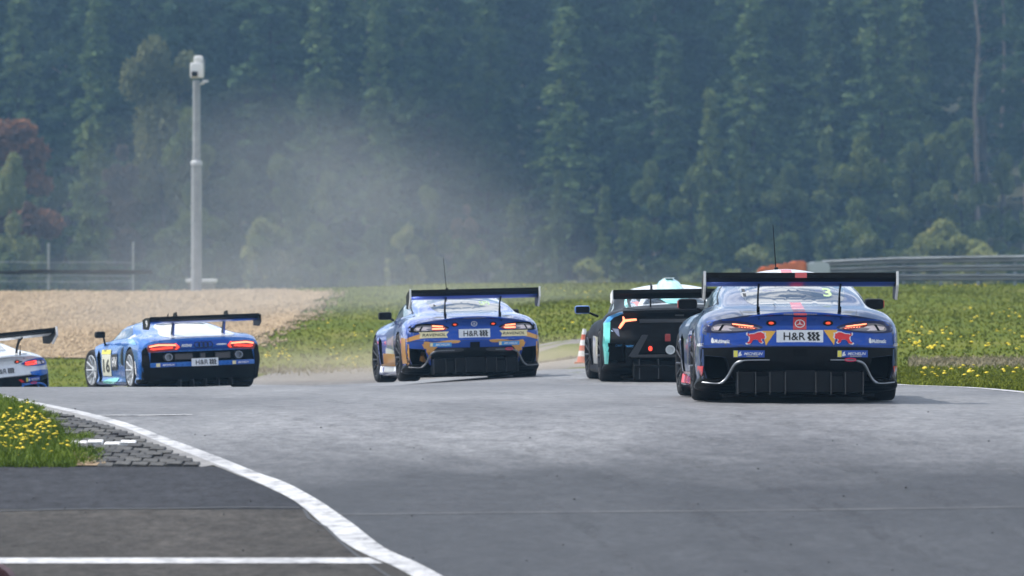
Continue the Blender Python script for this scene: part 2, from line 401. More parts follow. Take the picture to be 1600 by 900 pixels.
# seams and faint lines
def seam(pts, wdt, off, mat, name='tar_seam'):
    P = [gp(*p, d0=12) for p in pts]; 
    sheet(name, [(x, y + wdt / 2) for x, y in P] + [(x, y - wdt / 2) for x, y in P[::-1]], off, mat, kind='structure')
seam([(-200, 799), (0, 800), (120, 797), (250, 796), (380, 794), (468, 795)], .06, .008, M_crack)
cr = [(472, 797), (480, 812), (505, 825), (520, 840), (540, 858), (560, 874), (600, 900), (690, 960)]
CR = [gp(*p, d0=12) for p in cr]
ribbon('tar_seam', CR, [(x + .028, y + .01) for x, y in CR], .008, M_crack, kind='structure')
seam([(500, 806), (800, 802), (1200, 799), (1500, 795), (1750, 791)], .022, .0075, M_faint, 'faded_line')
seam([(150, 650), (220, 650), (300, 649)], .10, .0075, M_line, 'faded_line')
M_skid = pbsdf('tyre_rubber_mark', (.045, .045, .048), .7, spec=.15)
def mk_skid():
    t = NT(M_skid); n_ = t.noise(t.coord((1, .12, 1)), 7, 6, .75); a = t.ramp(n_, [(.48, (0, 0, 0)), (.75, (.24, .24, .24))])
    t.l(a, t.b.inputs['Alpha'])
mk_skid()
for pts, wd in (([(1500, 905), (1180, 760), (900, 690), (640, 645), (430, 622), (200, 612)], .30), ([(1640, 860), (1330, 740), (1010, 675), (760, 640), (520, 619), (330, 611)], .28), ([(1250, 905), (1020, 780), (800, 700), (560, 655), (330, 628), (120, 613)], .22),
                ([(1700, 780), (1420, 700), (1180, 660), (960, 632), (740, 613)], .30), ([(1010, 905), (860, 800), (700, 720), (500, 665), (280, 630)], .16)):
    A = [gp(*p, d0=12) for p in dense(pts, 5)]; ribbon('tyre_mark', A, [(x + wd, y) for x, y in A], .0045, M_skid, kind='structure')
# kerb shoulder of concrete along the island side of the line
kb0 = [p for p in EL if y730 + .02 < p[1] < 60]
KB = [(x - .09, y - .12) for x, y in kb0]
ribbon('kerb', kb0, KB, .006, M_kerb, kind='structure')
# island: grass and stone paving
x0k = KB[-1][0]
isl = [gp(-150, 612)] + [p for p in KB if p[0] > -5.2] + [(x_on(KB, y730 + .03), y730 + .02), (-30, y730 + .02), (-30, 52)]
# paved part: base of joint soil plus each stone
pav_px = [(62, 641), (120, 655), (200, 680), (267, 707), (330, 729), (345, 731), (130, 731), (118, 705), (84, 680), (60, 664), (30, 648)]
pave = [gp(*p) for p in pav_px]
pav = sheet('stone_pavement', pave, .001, M_joint, (1, .25), kind='structure')
def inside(p, poly):
    x, y = p; c = False; n = len(poly)
    for i in range(n):
        (x1, y1), (x2, y2) = poly[i], poly[i - 1]
        if (y1 > y) != (y2 > y) and x < (x2 - x1) * (y - y1) / (y2 - y1) + x1: c = not c
    return c
def mk_stone(k):
    g = G(); g.box((0, 0, -.012), (.127, .20, .04), bevel=.011)
    for v in g.bm.verts: v.co += Vector((rnd.uniform(-.004, .004), rnd.uniform(-.008, .008), rnd.uniform(-.002, .003)))
    return bm_mesh('paving_stone', g.bm)
stones = [mk_stone(k) for k in range(6)]
for m in stones: m.materials.append(M_sett)
stw = stones[0].copy(); stw.materials.clear(); stw.materials.append(M_sett_w)
ymin = min(p[1] for p in pave); ymax = max(p[1] for p in pave); row = 0; yy = ymin + .14; ns = 0
yw = gp(160, 697)[1]
while yy < ymax:
    xx = -6.5 + (.069 if row % 2 else 0)
    while xx < -2:
        q = (xx, yy)
        if inside(q, pave) and inside((xx - .06, yy), pave) and inside((xx + .06, yy), pave) and ns < 300:
            sx = 800 + xx / yy * FPX
            white = row == round((yw - ymin - .14) / .215) and 100 < sx < 222
            o = bpy.data.objects.new('paving_stone', stw if white else stones[rnd.randrange(6)]); COL.objects.link(o); o.parent = pav
            sl_ = (Tz(xx, yy + .1) - Tz(xx, yy - .1)) / .2
            o.location = (xx, yy, Tz(xx, yy) + .012 + rnd.uniform(-.009, .009) + (.008 if white else 0)); o.rotation_euler = (math.atan(sl_), rnd.uniform(-.03, .03), rnd.uniform(-.03, .03)); ns += 1
        xx += .139
    yy += .215; row += 1
# small gravel spill at the paving corner
sp = [gp(*p) for p in [(112, 707), (135, 712), (158, 720), (170, 727), (150, 729.5), (120, 729), (118, 718)]]
sheet('gravel_spill', sp, .012, M_gravel, (1, .25), kind='structure')

# runoff asphalt, gravel trap, dry verge
# kerb strip on the outer side of the far bend
sheet('runoff_road', [(x + .05, y + .05) for x, y in RE if y > 66] + [(-48, 102), (-20, 103), (-9, 104.5), (-6, 106), (-2, 106), (1.5, 101), (2.6, 86), (4.5, 72)], -.004, M_runoff, kind='structure')
grv_px = [(-400, 556), (-100, 560), (60, 560), (130, 552), (250, 545), (370, 545), (405, 528), (440, 508), (478, 490), (498, 466), (500, 457.5), (430, 454.5), (360, 455), (300, 456), (100, 457), (-500, 459)]
def gp_far(sx, sy): return gp(sx, sy, 104, 177.5)
GR = [gp_far(*p) for p in grv_px]
# wavy border
GRd = []
for i, (a, b) in enumerate(zip(GR, GR[1:] + GR[:1])):
    for k in range(6):
        t = k / 6; GRd.append((a[0] + (b[0] - a[0]) * t + rnd.uniform(-.25, .25) * (i < 11), a[1] + (b[1] - a[1]) * t + rnd.uniform(-.8, .8) * (i < 11)))
gravel = sheet('gravel_trap', GRd, .02, M_gravel, (1, 1), kind='structure')

# ------------------------------------------------------------------ scattered ground cover (all real small geometry)
def scatter_pebbles(name, pts, size, mat, parent=None, **k):
    base = np.array([(1, 0, 0), (-1, 0, 0), (0, 1, 0), (0, -1, 0), (0, 0, 1), (0, 0, -.5)], float)
    fc = np.array([(0, 2, 4), (2, 1, 4), (1, 3, 4), (3, 0, 4), (2, 0, 5), (1, 2, 5), (3, 1, 5), (0, 3, 5)])
    n = len(pts); sc = size * rng.uniform(.5, 1.3, (n, 1, 3)); a = rng.uniform(0, 6.28, n)
    B = base[None] * sc * rng.uniform(.75, 1.2, (n, 6, 1)); ca, sa = np.cos(a)[:, None], np.sin(a)[:, None]
    V = np.stack([B[..., 0] * ca - B[..., 1] * sa, B[..., 0] * sa + B[..., 1] * ca, B[..., 2] * .8], -1)
    V[..., 0] += pts[:, 0:1]; V[..., 1] += pts[:, 1:2]; V[..., 2] += (T(pts[:, 0], pts[:, 1]) + .02)[:, None]
    F = (fc[None] + (np.arange(n) * 6)[:, None, None]).reshape(-1, 3)
    return link(name, fast_mesh(name, V.reshape(-1, 3), F), mat, parent, **k)
def fast_mesh(name, V, F):
    me = bpy.data.meshes.new(name); F = np.asarray(F); n, c = F.shape
    me.vertices.add(len(V)); me.vertices.foreach_set('co', np.asarray(V, np.float32).ravel())
    me.loops.add(n * c); me.loops.foreach_set('vertex_index', F.astype(np.int32).ravel())
    me.polygons.add(n); me.polygons.foreach_set('loop_start', np.arange(0, n * c, c, dtype=np.int32))
    me.update(calc_edges=True); me.validate(); return me
def inside_many(P, poly):
    x, y = P[:, 0], P[:, 1]; c = np.zeros(len(P), bool); n = len(poly)
    for i in range(n):
        (x1, y1), (x2, y2) = poly[i], poly[i - 1]
        if y1 == y2: continue
        c ^= ((y1 > y) != (y2 > y)) & (x < (x2 - x1) * (y - y1) / (y2 - y1) + x1)
    return c
P = np.stack([rng.uniform(-24, -4, 90000), rng.uniform(105, 178, 90000)], -1)
P = P[inside_many(P, GRd) & (np.abs(P[:, 0]) < P[:, 1] * .125 + 1)]
_e = rng.normal(0, .35, (2500, 2)); _k = rng.integers(0, len(GRd), 2500); P2 = np.array(GRd)[_k] + _e * np.array([1., 2.2]); P2 = P2[np.abs(P2[:, 0]) < P2[:, 1] * .125 + 1]; P = np.concatenate([P2, P])
scatter_pebbles('gravel_stones', P[:34000], .065, M_pebble, kind='stuff')
P = np.stack([rng.uniform(-5, -3, 4000), rng.uniform(40, 46, 4000)], -1); P = P[inside_many(P, sp)]
scatter_pebbles('spilled_gravel', P[:500], .014, M_pebble, kind='stuff')

def blades(name, pts, h, wdt, mat, lean=.5, **k):
    n = len(pts); a = rng.uniform(0, 6.28, n); H = h * rng.uniform(.5, 1.3, n); W = wdt * rng.uniform(.6, 1.3, n)
    z = T(pts[:, 0], pts[:, 1]); dx, dy = np.cos(a), np.sin(a); lx = rng.normal(0, lean, n) * H; ly = rng.normal(0, lean, n) * H
    b0 = np.stack([pts[:, 0] - dx * W, pts[:, 1] - dy * W, z - .02], -1); b1 = np.stack([pts[:, 0] + dx * W, pts[:, 1] + dy * W, z - .02], -1)
    m0 = np.stack([pts[:, 0] - dx * W * .7 + lx * .35, pts[:, 1] - dy * W * .7 + ly * .35, z + H * .55], -1)
    m1 = np.stack([pts[:, 0] + dx * W * .7 + lx * .35, pts[:, 1] + dy * W * .7 + ly * .35, z + H * .55], -1)
    t = np.stack([pts[:, 0] + lx, pts[:, 1] + ly, z + H], -1)
    V = np.stack([b0, b1, m0, m1, t], 1).reshape(-1, 3); o = (np.arange(n) * 5)[:, None]
    F = np.concatenate([o + np.array([[0, 1, 3]]), o + np.array([[0, 3, 2]]), o + np.array([[2, 3, 4]])])
    return link(name, fast_mesh(name, V, F), mat, kind='stuff', **k)
# near island lawn
lawn_px = [(-250, 606), (0, 629), (28, 636), (62, 644), (72, 660), (100, 678), (120, 698), (132, 712), (134, 728.5), (-250, 729)]
lawn = [gp(*p) for p in lawn_px]
sheet('island_soil', lawn, .003, M_grassn, (1, .5), kind='structure')
def in_poly_pts(poly, n):
    xs_ = [p[0] for p in poly]; ys_ = [p[1] for p in poly]
    P = np.stack([rng.uniform(min(xs_), max(xs_), n * 3), rng.uniform(min(ys_), max(ys_), n * 3)], -1)
    return P[inside_many(P, poly)][:n]
L1 = in_poly_pts(lawn, 30000)
blades('lawn_grass', L1, .085, .006, M_grassn, .55)
# broad dandelion leaves & tufts creeping into the paving
tuft_c = [gp(*p) for p in [(135, 707), (140, 722), (118, 690), (92, 678), (64, 650), (75, 655), (128, 685), (146, 712), (50, 640), (85, 665)]]
Pt = np.concatenate([np.array(c)[None] + rng.normal(0, (.05, .12), (160, 2)) for c in tuft_c] + [np.stack([rng.uniform(-6, -3.55, 1500), y730 + .02 + rng.normal(0, .035, 1500) + .03 * np.sin(rng.uniform(-6, -3.5, 1500) * 5)], -1)]); blades('paving_weeds', Pt, .05, .006, M_grassn, .7)
def flowers(name, C, hmin, hmax, r, stems=True, fz=.35):
    V = []; F = []; SV = []; SF = []
    for x, y in C:
        h = rnd.uniform(hmin, hmax); z = Tz(x, y) + h; R = r * rnd.uniform(.65, 1.25); tx, ty = rnd.uniform(-.5, .5), rnd.uniform(-.9, .3)
        b = len(V); n = 7
        V.append((x + tx * R * .2, y, z + R * fz)); 
        for k in range(n):
            q = 6.283 * k / n; rr = R * rnd.uniform(.85, 1.1); V.append((x + rr * math.cos(q), y + rr * math.sin(q), z + rr * (tx * math.cos(q) * .5 + ty * math.sin(q) * -.6)))
        V.append((x, y, z - R * .35))
        for k in range(n): a_, b_ = b + 1 + k, b + 1 + (k + 1) % n; F.append((b, a_, b_)); F.append((b + n + 1, b_, a_))
        if stems:
            s = len(SV); w_ = .0035
            SV += [(x - w_, y, z - h - .01), (x + w_, y, z - h - .01), (x + w_, y, z), (x - w_, y, z), (x, y - w_, z - h - .01), (x, y + w_, z - h - .01), (x, y + w_, z), (x, y - w_, z)]
            SF += [(s, s + 1, s + 2, s + 3), (s + 4, s + 5, s + 6, s + 7)]
    link(name, fast_mesh(name, V, F), M_dand, kind='stuff')
    if stems: link('dandelion_stems', fast_mesh('dandelion_stems', SV, SF), M_stem, kind='stuff')
C = []
while len(C) < 190:
    px, py = rnd.gauss(38, 42), rnd.gauss(672, 22)
    if -60 < px < 128 and 640 < py < 727 and px < 60 + (py - 645) * 1.0 + rnd.uniform(-5, 5):
        q = gp(px, py + 10)
        if inside(q, lawn): C.append(q)
flowers('dandelions', C, .06, .15, .018)
# meadow tufts and far dandelions
def okb(P):
    m = ~inside_many(P, GRd) & (np.abs(P[:, 0]) < P[:, 1] * .125 + 5)
    return m
run_poly = [(x, y) for x, y in RE if y > 66] + [(-48, 102), (-20, 103), (-9, 104.5), (-6, 106), (-2, 106), (1.5, 101), (2.6, 86), (4.5, 72)]
TP = track_poly
def meadow_pts(n, x0, x1, y0, y1):
    P = np.stack([rng.uniform(x0, x1, n), rng.uniform(y0, y1, n)], -1)
    return P[okb(P) & ~inside_many(P, TP) & ~inside_many(P, run_poly)]
B1 = meadow_pts(150000, -28, 28, 50, 180); blades('meadow_grass', B1, .036, .022, M_grass, .8)
B2 = meadow_pts(60000, 4.6, 15, 50, 80); blades('verge_grass', B2, .045, .010, M_grass, .7)
# dry straw band beside the right verge and around the gravel edge
ds = []
for _ in range(5200): ds.append(gp(rnd.uniform(1420, 1750), rnd.gauss(567, 3.5), 60, 175))
for _ in range(2500): ds.append(gp_far(rnd.uniform(-100, 500), 0) if False else gp(rnd.uniform(400, 900), rnd.gauss(579, 3), 90, 120))
ds = np.array(ds); ds = ds[~inside_many(ds, TP)]; blades('dry_straw', ds, .06, .014, M_dry, .9)
C = []
def bandf(n, x0, x1, ym, ysd, cl=1):
    for _ in range(n):
        cx, cy = rnd.uniform(x0, x1), rnd.gauss(ym, ysd)
        for _ in range(rnd.randint(1, cl)):
            q = gp(cx + rnd.gauss(0, 12), cy + rnd.gauss(0, 2.), 60, 177)
            if okb(np.array([q]))[0] and not inside(q, TP) and not inside(q, run_poly): C.append(q)
bandf(6, 1405, 1600, 448, 2, 3); bandf(8, 1405, 1620, 497, 6, 5); bandf(9, 1410, 1620, 527, 6, 5); bandf(10, 1420, 1620, 545, 5, 6)
bandf(18, 1440, 1620, 583, 5, 4); bandf(14, 415, 560, 558, 9, 4); bandf(26, 410, 620, 500, 30, 1); bandf(14, 840, 960, 490, 28, 1); bandf(6, 20, 140, 580, 12, 1)
bandf(20, 500, 1000, 452, 5, 1); bandf(12, 850, 1050, 540, 25, 1)
flowers('meadow_dandelions', C, .03, .08, .034, False)

# ------------------------------------------------------------------ forest
def leaf_quads(C, size, flat=.5):
    n = len(C); A = rng.normal(size=(n, 3)); A[:, 2] *= flat; A /= np.linalg.norm(A, axis=1)[:, None]
    Bv = np.cross(A, rng.normal(size=(n, 3))); Bv /= np.linalg.norm(Bv, axis=1)[:, None]
    s = size * rng.uniform(.55, 1.35, (n, 1))
    V = np.stack([C - A * s, C - Bv * s * .5, C + A * s, C + Bv * s * .5], 1).reshape(-1, 3)
    F = (np.arange(n) * 4)[:, None] + np.array([[0, 1, 2, 3]])
    return V, F
def crown_spruce(h, r, base, seed, dens=1.):
    R = np.random.default_rng(seed); P = []
    z = base * h
    while z < h * .985:
        f = (h - z) / (h * (1 - base)); rr = r * (f ** .8) * R.uniform(.75, 1.15) + .12
        nb = max(4, int(R.integers(4, 8) * dens))
        for b in range(nb):
            if R.uniform() < .12: continue
            a = R.uniform(0, 6.28); L = rr * R.uniform(.45, 1.3); m = max(8, int(L * 30 * dens)); t = R.uniform(.15, 1, m) ** .8
            droop = R.uniform(.15, .45)
            x = math.cos(a) * L * t; y = math.sin(a) * L * t; zz = z - droop * L * t * t + .12 * L * np.maximum(t - .8, 0) * 3
            wv = R.normal(0, 1, (m, 3)) * np.stack([.14 + .16 * t * (1 - t) * 2] * 2 + [.12 + 0 * t], -1)
            P.append(np.stack([x, y, zz], -1) + wv)
        z += R.uniform(.25, .75) * (.6 + .5 * f)
    P = np.concatenate(P); return leaf_quads(P, .235, .45)
def crown_broad(h, r, base, seed, n=13000):
    R = np.random.default_rng(seed); P = []
    nb = 26
    for b in range(nb):
        u = R.uniform(0, 1); z = h * (base + (1 - base) * u * .93); prof = math.sin(math.pi * min(.97, .12 + u * .86)) ** .7
        a = R.uniform(0, 6.28); d = r * prof * R.uniform(.25, .85); br = r * R.uniform(.22, .42) * (.55 + .5 * prof)
        m = int(n / nb); D = R.normal(size=(m, 3)); D /= np.linalg.norm(D, axis=1)[:, None]; D *= (R.uniform(0, 1, (m, 1)) ** .45) * br
        D[:, 2] *= .8; P.append(D + np.array([math.cos(a) * d, math.sin(a) * d, z]))
    return leaf_quads(np.concatenate(P), .185, .8)
def trunk_mesh(h, r, nlimb, seed, base, cr):
    R = random.Random(seed); g = G(); k = 7; pts = [(R.uniform(-.06, .06) * i, R.uniform(-.06, .06) * i, h * i / k) for i in range(k + 1)]
    pts[0] = (0, 0, -.6); g.tube(pts, [r * (1.25 if i == 0 else 1 - .88 * i / k) for i in range(k + 1)], 7)
    for _ in range(nlimb):
        z = h * R.uniform(base, .85); a = R.uniform(0, 6.28); L = cr * R.uniform(.25, .5) * (1.1 - z / h * .6)
        g.tube([(0, 0, z), (math.cos(a) * L * .5, math.sin(a) * L * .5, z + L * .25), (math.cos(a) * L, math.sin(a) * L, z + L * .55)], [r * .35, r * .2, r * .07], 5)
    bmesh.ops.recalc_face_normals(g.bm, faces=g.bm.faces); me = bm_mesh('trunk', g.bm, True); me.materials.append(M_bark if base == .3 else M_barkd); return me
KINDS = {}
def kind(key, mat, fn, h, tr, nl, base, cr):
    V, F = fn; me = fast_mesh('crown', V, F); me.materials.append(mat)
    KINDS[key] = (me, trunk_mesh(h * .9, tr, nl, hash(key) % 999 if False else len(KINDS) + 5, base, cr), h)
for i, (h, r, b) in enumerate([(25, 3.7, .10), (27, 3.2, .16), (23, 4.0, .06), (26, 3.0, .22), (24, 3.5, .3)]):
    kind('spruce%d' % i, M_spruce, crown_spruce(h, r, b, 20 + i), h, .26, 10, b, r)
for i, (h, r, b) in enumerate([(26, 2.5, .62), (27, 2.3, .66)]):
    kind('bare%d' % i, M_spruce, crown_spruce(h, r, b, 40 + i, .9), h, .17, 16, .3, 1.2)
for i, (h, r, b) in enumerate([(11, 2.2, .05), (9, 1.9, .03)]):
    kind('young%d' % i, M_leaf, crown_spruce(h, r, b, 50 + i), h, .13, 8, b, r)
for i, (h, r, b) in enumerate([(12, 3.0, .1), (10, 2.8, .06), (14, 3.2, .15)]):
    kind('broad%d' % i, M_leaf, crown_broad(h, r, b, 60 + i), h, .18, 16, .2, r)
for i, (h, r, b) in enumerate([(24, 2.9, .12), (26, 2.6, .2)]):
    kind('larch%d' % i, M_larch, crown_spruce(h, r, b, 90 + i, .9), h, .22, 8, b, r)
kind('brown0', M_brown, crown_broad(13, 3.0, .15, 95), 13, .16, 12, .2, 2.6)
kind('pale0', M_pale, crown_broad(12, 2.9, .25, 70), 12, .2, 14, .25, 2.6)
kind('pale2', mat_leaf('olive_spring_leaves', (.16, .17, .075), (.24, .23, .10), (.10, .11, .05)), crown_broad(12, 3.3, .45, 77, 15000), 12, .2, 10, .45, 2.6)
kind('pale1', M_pale, crown_broad(7, 2.0, .05, 71, 7000), 7, .12, 12, .2, 1.8)
kind('russet0', M_russet, crown_broad(11, 2.5, .1, 72), 11, .16, 14, .2, 2.2)
KF = 1.4                                                       # the wood stands this much farther (and its trees are that much taller) than the layout numbers below
FT = {'larch': ('tall light green larch standing among darker spruces', 'larch tree', 'larches among the spruces'),
      'brown': ('reddish brown tree still in bud at the foot of the hill', 'tree', 'budding trees at the forest edge'),
      'spruce': ('dark spruce of the tall stand filling the hillside', 'spruce tree', 'tall spruces on the hillside'),
      'bare': ('tall spruce with a long bare pale trunk at the right of the wood', 'spruce tree', 'bare-trunked spruces on the right'),
      'young': ('young conical conifer in front of the tall spruces', 'conifer', 'young conifers at the forest edge'),
      'broad': ('mid green leafy tree at the foot of the wooded hill', 'tree', 'leafy trees at the forest edge'),
      'pale': ('pale yellow-green bush at the foot of the wooded hill', 'bush', 'pale bushes at the forest edge')}
NM = {'spruce': 'spruce_tree', 'bare': 'spruce_tree', 'young': 'young_conifer', 'broad': 'leafy_tree', 'pale': 'leafy_bush', 'larch': 'larch_tree', 'brown': 'budding_tree', 'russet': 'russet_tree'}
def tree(key, x, y, top_h=None, label=None, cat=None, wid=1., name=None):
    base = ''.join(c for c in key if c.isalpha()); cm, tm, h0 = KINDS[key]; s = (top_h / h0) if top_h else rnd.uniform(.88, 1.12) * KF
    r = empty(name or NM[base], (x, y, Tz(x, y)), (0, 0, rnd.uniform(0, 6.28)))
    if label: tag(r, label, cat or 'tree')
    else: tag(r, *FT[base])
    r.scale = (s * wid, s * wid, s)
    for nm, me in (('trunk', tm), ('crown', cm)):
        o = bpy.data.objects.new(nm, me); COL.objects.link(o); o.parent = r
    return r
for row, (Y, sp_) in enumerate([(296, 5.6), (306, 5.0), (318, 5.0), (331, 5.2), (346, 5.5), (364, 6), (386, 6.5)]):
    Y *= KF; sp_ *= KF; half = Y * .118 + 20; X = -half + rnd.uniform(0, 3)
    while X < half:
        px = 800 + X / Y * FPX
        if px > 1430 and row in (0, 2): key = 'bare%d' % rnd.randrange(2)
        else: key = 'spruce%d' % rnd.randrange(5)
        tree(key, X + rnd.uniform(-1.4, 1.4), Y + rnd.uniform(-5, 5), wid=rnd.uniform(.8, 1.35))
        X += sp_ * rnd.uniform(.8, 1.25)
def top_tree(key, px, ptop, Y, **k):
    Y *= KF
    X = (px - 800) / FPX * Y; z = Tz(X, Y); h = EYE + (HORIZON - ptop) / FPX * Y - z
    return tree(key, X, Y, h, **k)
for px, pt in [(500, -60), (590, 20), (762, -10), (885, -40), (1045, 30), (1175, -20), (1300, -60), (1375, -50), (1425, -20), (150, -30), (30, 10)]: top_tree('larch%d' % rnd.randrange(2), px, pt + rnd.uniform(-60, 60), rnd.uniform(287, 300), wid=rnd.uniform(.75, 1.5))
# singled-out trees, then the loose edge of the wood
top_tree('pale2', 255, 42, 285, label='large pale yellow-green tree standing high in the wood behind the camera pole', wid=.60)
top_tree('russet0', 12, 165, 272, label='russet-brown leafy tree at the far left edge of the wood', wid=1.0)
top_tree('pale0', 22, 228, 268, label='pale green round tree just below the russet tree at far left', wid=.55)
top_tree('pale0', 1480, 335, 262, label='broad pale green bush low behind the guardrail on the right', wid=1.15)
top_tree('pale1', 415, 330, 262, label='small yellow-green bush in the dust right of the camera pole', wid=.85)
top_tree('pale1', 635, 342, 262, label='small lime green bush above the gold and blue car', wid=.6)
top_tree('young0', 1110, 140, 270, label='slender pale conifer with a clear pointed tip above the black and white car', wid=.62)
top_tree('broad0', 340, 335, 259, label='light green tree directly right of the camera pole foot', wid=.8)
top_tree('pale1', 1350, 360, 261, label='pale bush directly above the right end of the wing of the nearest car', wid=.9)
for px, pt in [(60, 250), (130, 190), (190, 215), (245, 240), (300, 175), (370, 230), (450, 215), (520, 250), (590, 260), (660, 270), (730, 300), (800, 290), (880, 270), (950, 300), (1020, 270), (1080, 250), (1170, 200), (1220, 235), (1290, 215), (1350, 190), (1410, 215), (1460, 205), (1510, 200), (1570, 230), (1630, 220), (-30, 260), (-90, 230), (1700, 240)]:
    top_tree(rnd.choice(['broad0', 'broad1', 'broad2', 'young0', 'young1', 'brown0']), px + rnd.uniform(-12, 12), pt + rnd.uniform(-25, 25), rnd.uniform(268, 288), wid=rnd.uniform(.55, .8))
for k in range(40):
    px = -110 + 46 * k + rnd.uniform(-18, 18)
    top_tree(rnd.choice(['broad0', 'broad1', 'young1', 'broad2', 'pale1']), px, rnd.uniform(340, 425), rnd.uniform(256, 266), wid=rnd.uniform(.8, 1.1))

def zone(px):
    for lim, t in ((0, 'outside the left edge'), (120, 'above the white car'), (290, 'left of the camera pole'), (480, 'right of the camera pole'), (620, 'behind the dust'), (860, 'above the gold and blue car'), (1060, 'above the black car'),
                   (1240, "above the nearest car's left half"), (1420, "above the nearest car's right half"), (1600, 'above the guardrail')):
        if px < lim: return t
    return 'outside the right edge'
ORD = ['first', 'second', 'third', 'fourth', 'fifth', 'sixth', 'seventh', 'eighth', 'ninth', 'tenth', 'eleventh', 'twelfth']
bins = {}
for o in list(bpy.data.objects):
    if o.type == 'EMPTY' and o.get('group') and o.parent is None and o.get('category') in ('spruce tree', 'conifer', 'tree', 'bush', 'larch tree'):
        if o['category'] == 'spruce tree' and o['group'].startswith('tall') and o.location.y > 303 * KF: continue
        big = o.location.y > 267 * KF; px = 800 + o.location.x / o.location.y * FPX
        bins.setdefault((o['category'], o['group'], zone(px), big), []).append((px, o))
WORD = {'larches among the spruces': 'tall light green larch', 'tall spruces on the hillside': 'dark front-row spruce', 'bare-trunked spruces on the right': 'bare-trunked spruce', 'young conifers at the forest edge': 'young conifer',
        'leafy trees at the forest edge': 'mid green leafy tree', 'pale bushes at the forest edge': 'pale yellow-green bush', 'budding trees at the forest edge': 'reddish brown budding tree'}
for (cat_, grp, zn, big), L_ in bins.items():
    L_.sort(key=lambda q: q[0])
    for i, (px, o) in enumerate(L_):
        w_ = ('' if grp.startswith(('tall', 'larch', 'bare')) else ('taller ' if big else 'low ')) + WORD[grp]
        o['label'] = '%s %s%s' % (w_, zn, '' if len(L_) == 1 else ', %s from left' % ORD[min(i, 11)])

def smoothp_(p): return [p[0]] + dense(p[1:-1], 3) + [p[-1]]
# ------------------------------------------------------------------ trackside things
def px_at(sx, Y): return (sx - 800) / FPX * Y
def pz_at(sy, Y): return EYE - (sy - HORIZON) / FPX * Y
# camera pole
Y = 176.; X = px_at(307, Y); z0 = Tz(X, Y); s = FPX / Y
pole = empty('camera_pole', (X, Y, z0), label='tall grey steel pole with a white video camera on top at the gravel trap', cat='camera pole')
H = lambda sy: pz_at(sy, Y) - z0
G().lathe([(.205, -.3), (.185, 0), (.178, H(256))], seg=20).obj('lower_pole', M_galv, pole, 30)
G().lathe([(.20, H(258)), (.20, H(253)), (.16, H(251))], seg=20).obj('collar', pbsdf('pale_steel', (.45, .47, .5), .5), pole, 30)
G().lathe([(.138, H(253)), (.128, H(126))], seg=20).obj('upper_pole', M_galv, pole, 30)
hc = H(107)
g = G(); g.box((.02, 0, H(110)), (.46, .42, .52), bevel=.06); g.box((.07, 0, H(93)), (.32, .3, .26), bevel=.09); g.obj('camera_housing', M_cw, pole, 40)
G().lathe([(.07, -.30), (.085, -.22), (.085, -.1)], (-.02, 0, H(113)), 'Z').bm.free()
g = G(); g.box((-.05, -.24, H(116)), (.2, .08, .17), bevel=.02); g.obj('camera_lens', M_black, pole, 40)
g = G(); g.box((.25, 0, H(105)), (.05, .3, .5), bevel=.02); g.obj('side_bracket', M_galv, pole, 40)
g = G(); g.tube([(.08, 0, H(132)), (.28, 0, H(129))], .04); g.box((.3, 0, H(127)), (.2, .14, .08), bevel=.02); g.obj('antenna_arm', M_rim, pole, 40)
# concrete box behind pole
Y = 178.; X = px_at(315, Y)
bx = empty('concrete_box', (X, Y, Tz(X, Y)), label='low concrete block with a white lid behind the foot of the camera pole', cat='concrete block')
hb = pz_at(441, Y) - Tz(X, Y)
G().box((0, 0, hb / 2 - .1), (.92, .6, hb + .2), bevel=.03).obj('block', M_kerb, bx, 40)
G().box((0, 0, hb + .05), (1.08, .72, .13), bevel=.04).obj('lid', M_cw, bx, 40)
# wire fence on the left
Y = 180.
fen = empty('wire_fence', (px_at(76, Y), Y, 0), label='thin dark fence with two tall posts beyond the gravel trap on the left', cat='fence')
for sx, st in ((76, 380), (208, 378), (-56, 382)):
    X = px_at(sx, Y) - fen.location.x; zb = Tz(px_at(sx, Y), Y)
    g = G(); g.tube([(X, 0, zb - .3), (X, 0, pz_at(st, Y))], .045, 6); g.obj('post', M_galv, fen, 60)
for sx0, sx1, sy, r in ((-60, 238, 425.5, .055), (30, 236, 424, .05), (-60, 210, 430.5, .015), (-60, 210, 440, .013), (-60, 210, 410, .012)):
    g = G(); g.tube([(px_at(sx0 + (sx1 - sx0) * k / 6, Y) - fen.location.x, -.06, pz_at(sy + .8 * math.sin(k * 2 + sy), Y)) for k in range(7)], r, 5); g.obj('rail', M_matt if r > .03 else M_galv, fen, 60)
# guardrail right
def wave(y0, zc, hh=.235):
    pr = []
    for k in range(13):
        t = k / 12; pr.append((.06 * math.cos(t * 4 * math.pi), (t - .5) * hh + zc))
    return pr
Yg = 178.; gr = empty('guardrail', (px_at(1290, Yg), Yg, Tz(px_at(1290, Yg), Yg)), label='grey triple-beam steel guardrail beyond the meadow on the right', cat='guardrail')
gx = gr.location.x
for bi, (ya, yb, yc) in enumerate([(412, 407, 404), (424, 420, 418), (434.5, 433.5, 433)]):
    g = G(); V = []
    xs_ = np.linspace(1284 + 2 * bi, 1760, 30); prev = None
    for sx in xs_:
        t = (sx - 1284) / 320; sy = np.interp(sx, [1284, 1400, 1600, 1760], [ya, yb, yc, yc - 1])
        Yp = Yg - 4 * t; ring = [g.bm.verts.new((px_at(sx, Yp) - gx, (Yp - Yg) + dy, pz_at(sy, Yp) - gr.location.z + dz)) for dy, dz in wave(0, 0)]
        if prev:
            for a, b, c, d in zip(prev, prev[1:], ring[1:], ring): g.bm.faces.new((a, b, c, d))
        prev = ring
    r = bmesh.ops.solidify(g.bm, geom=g.bm.faces[:], thickness=.01); g.obj('beam', M_rail, gr, 50)
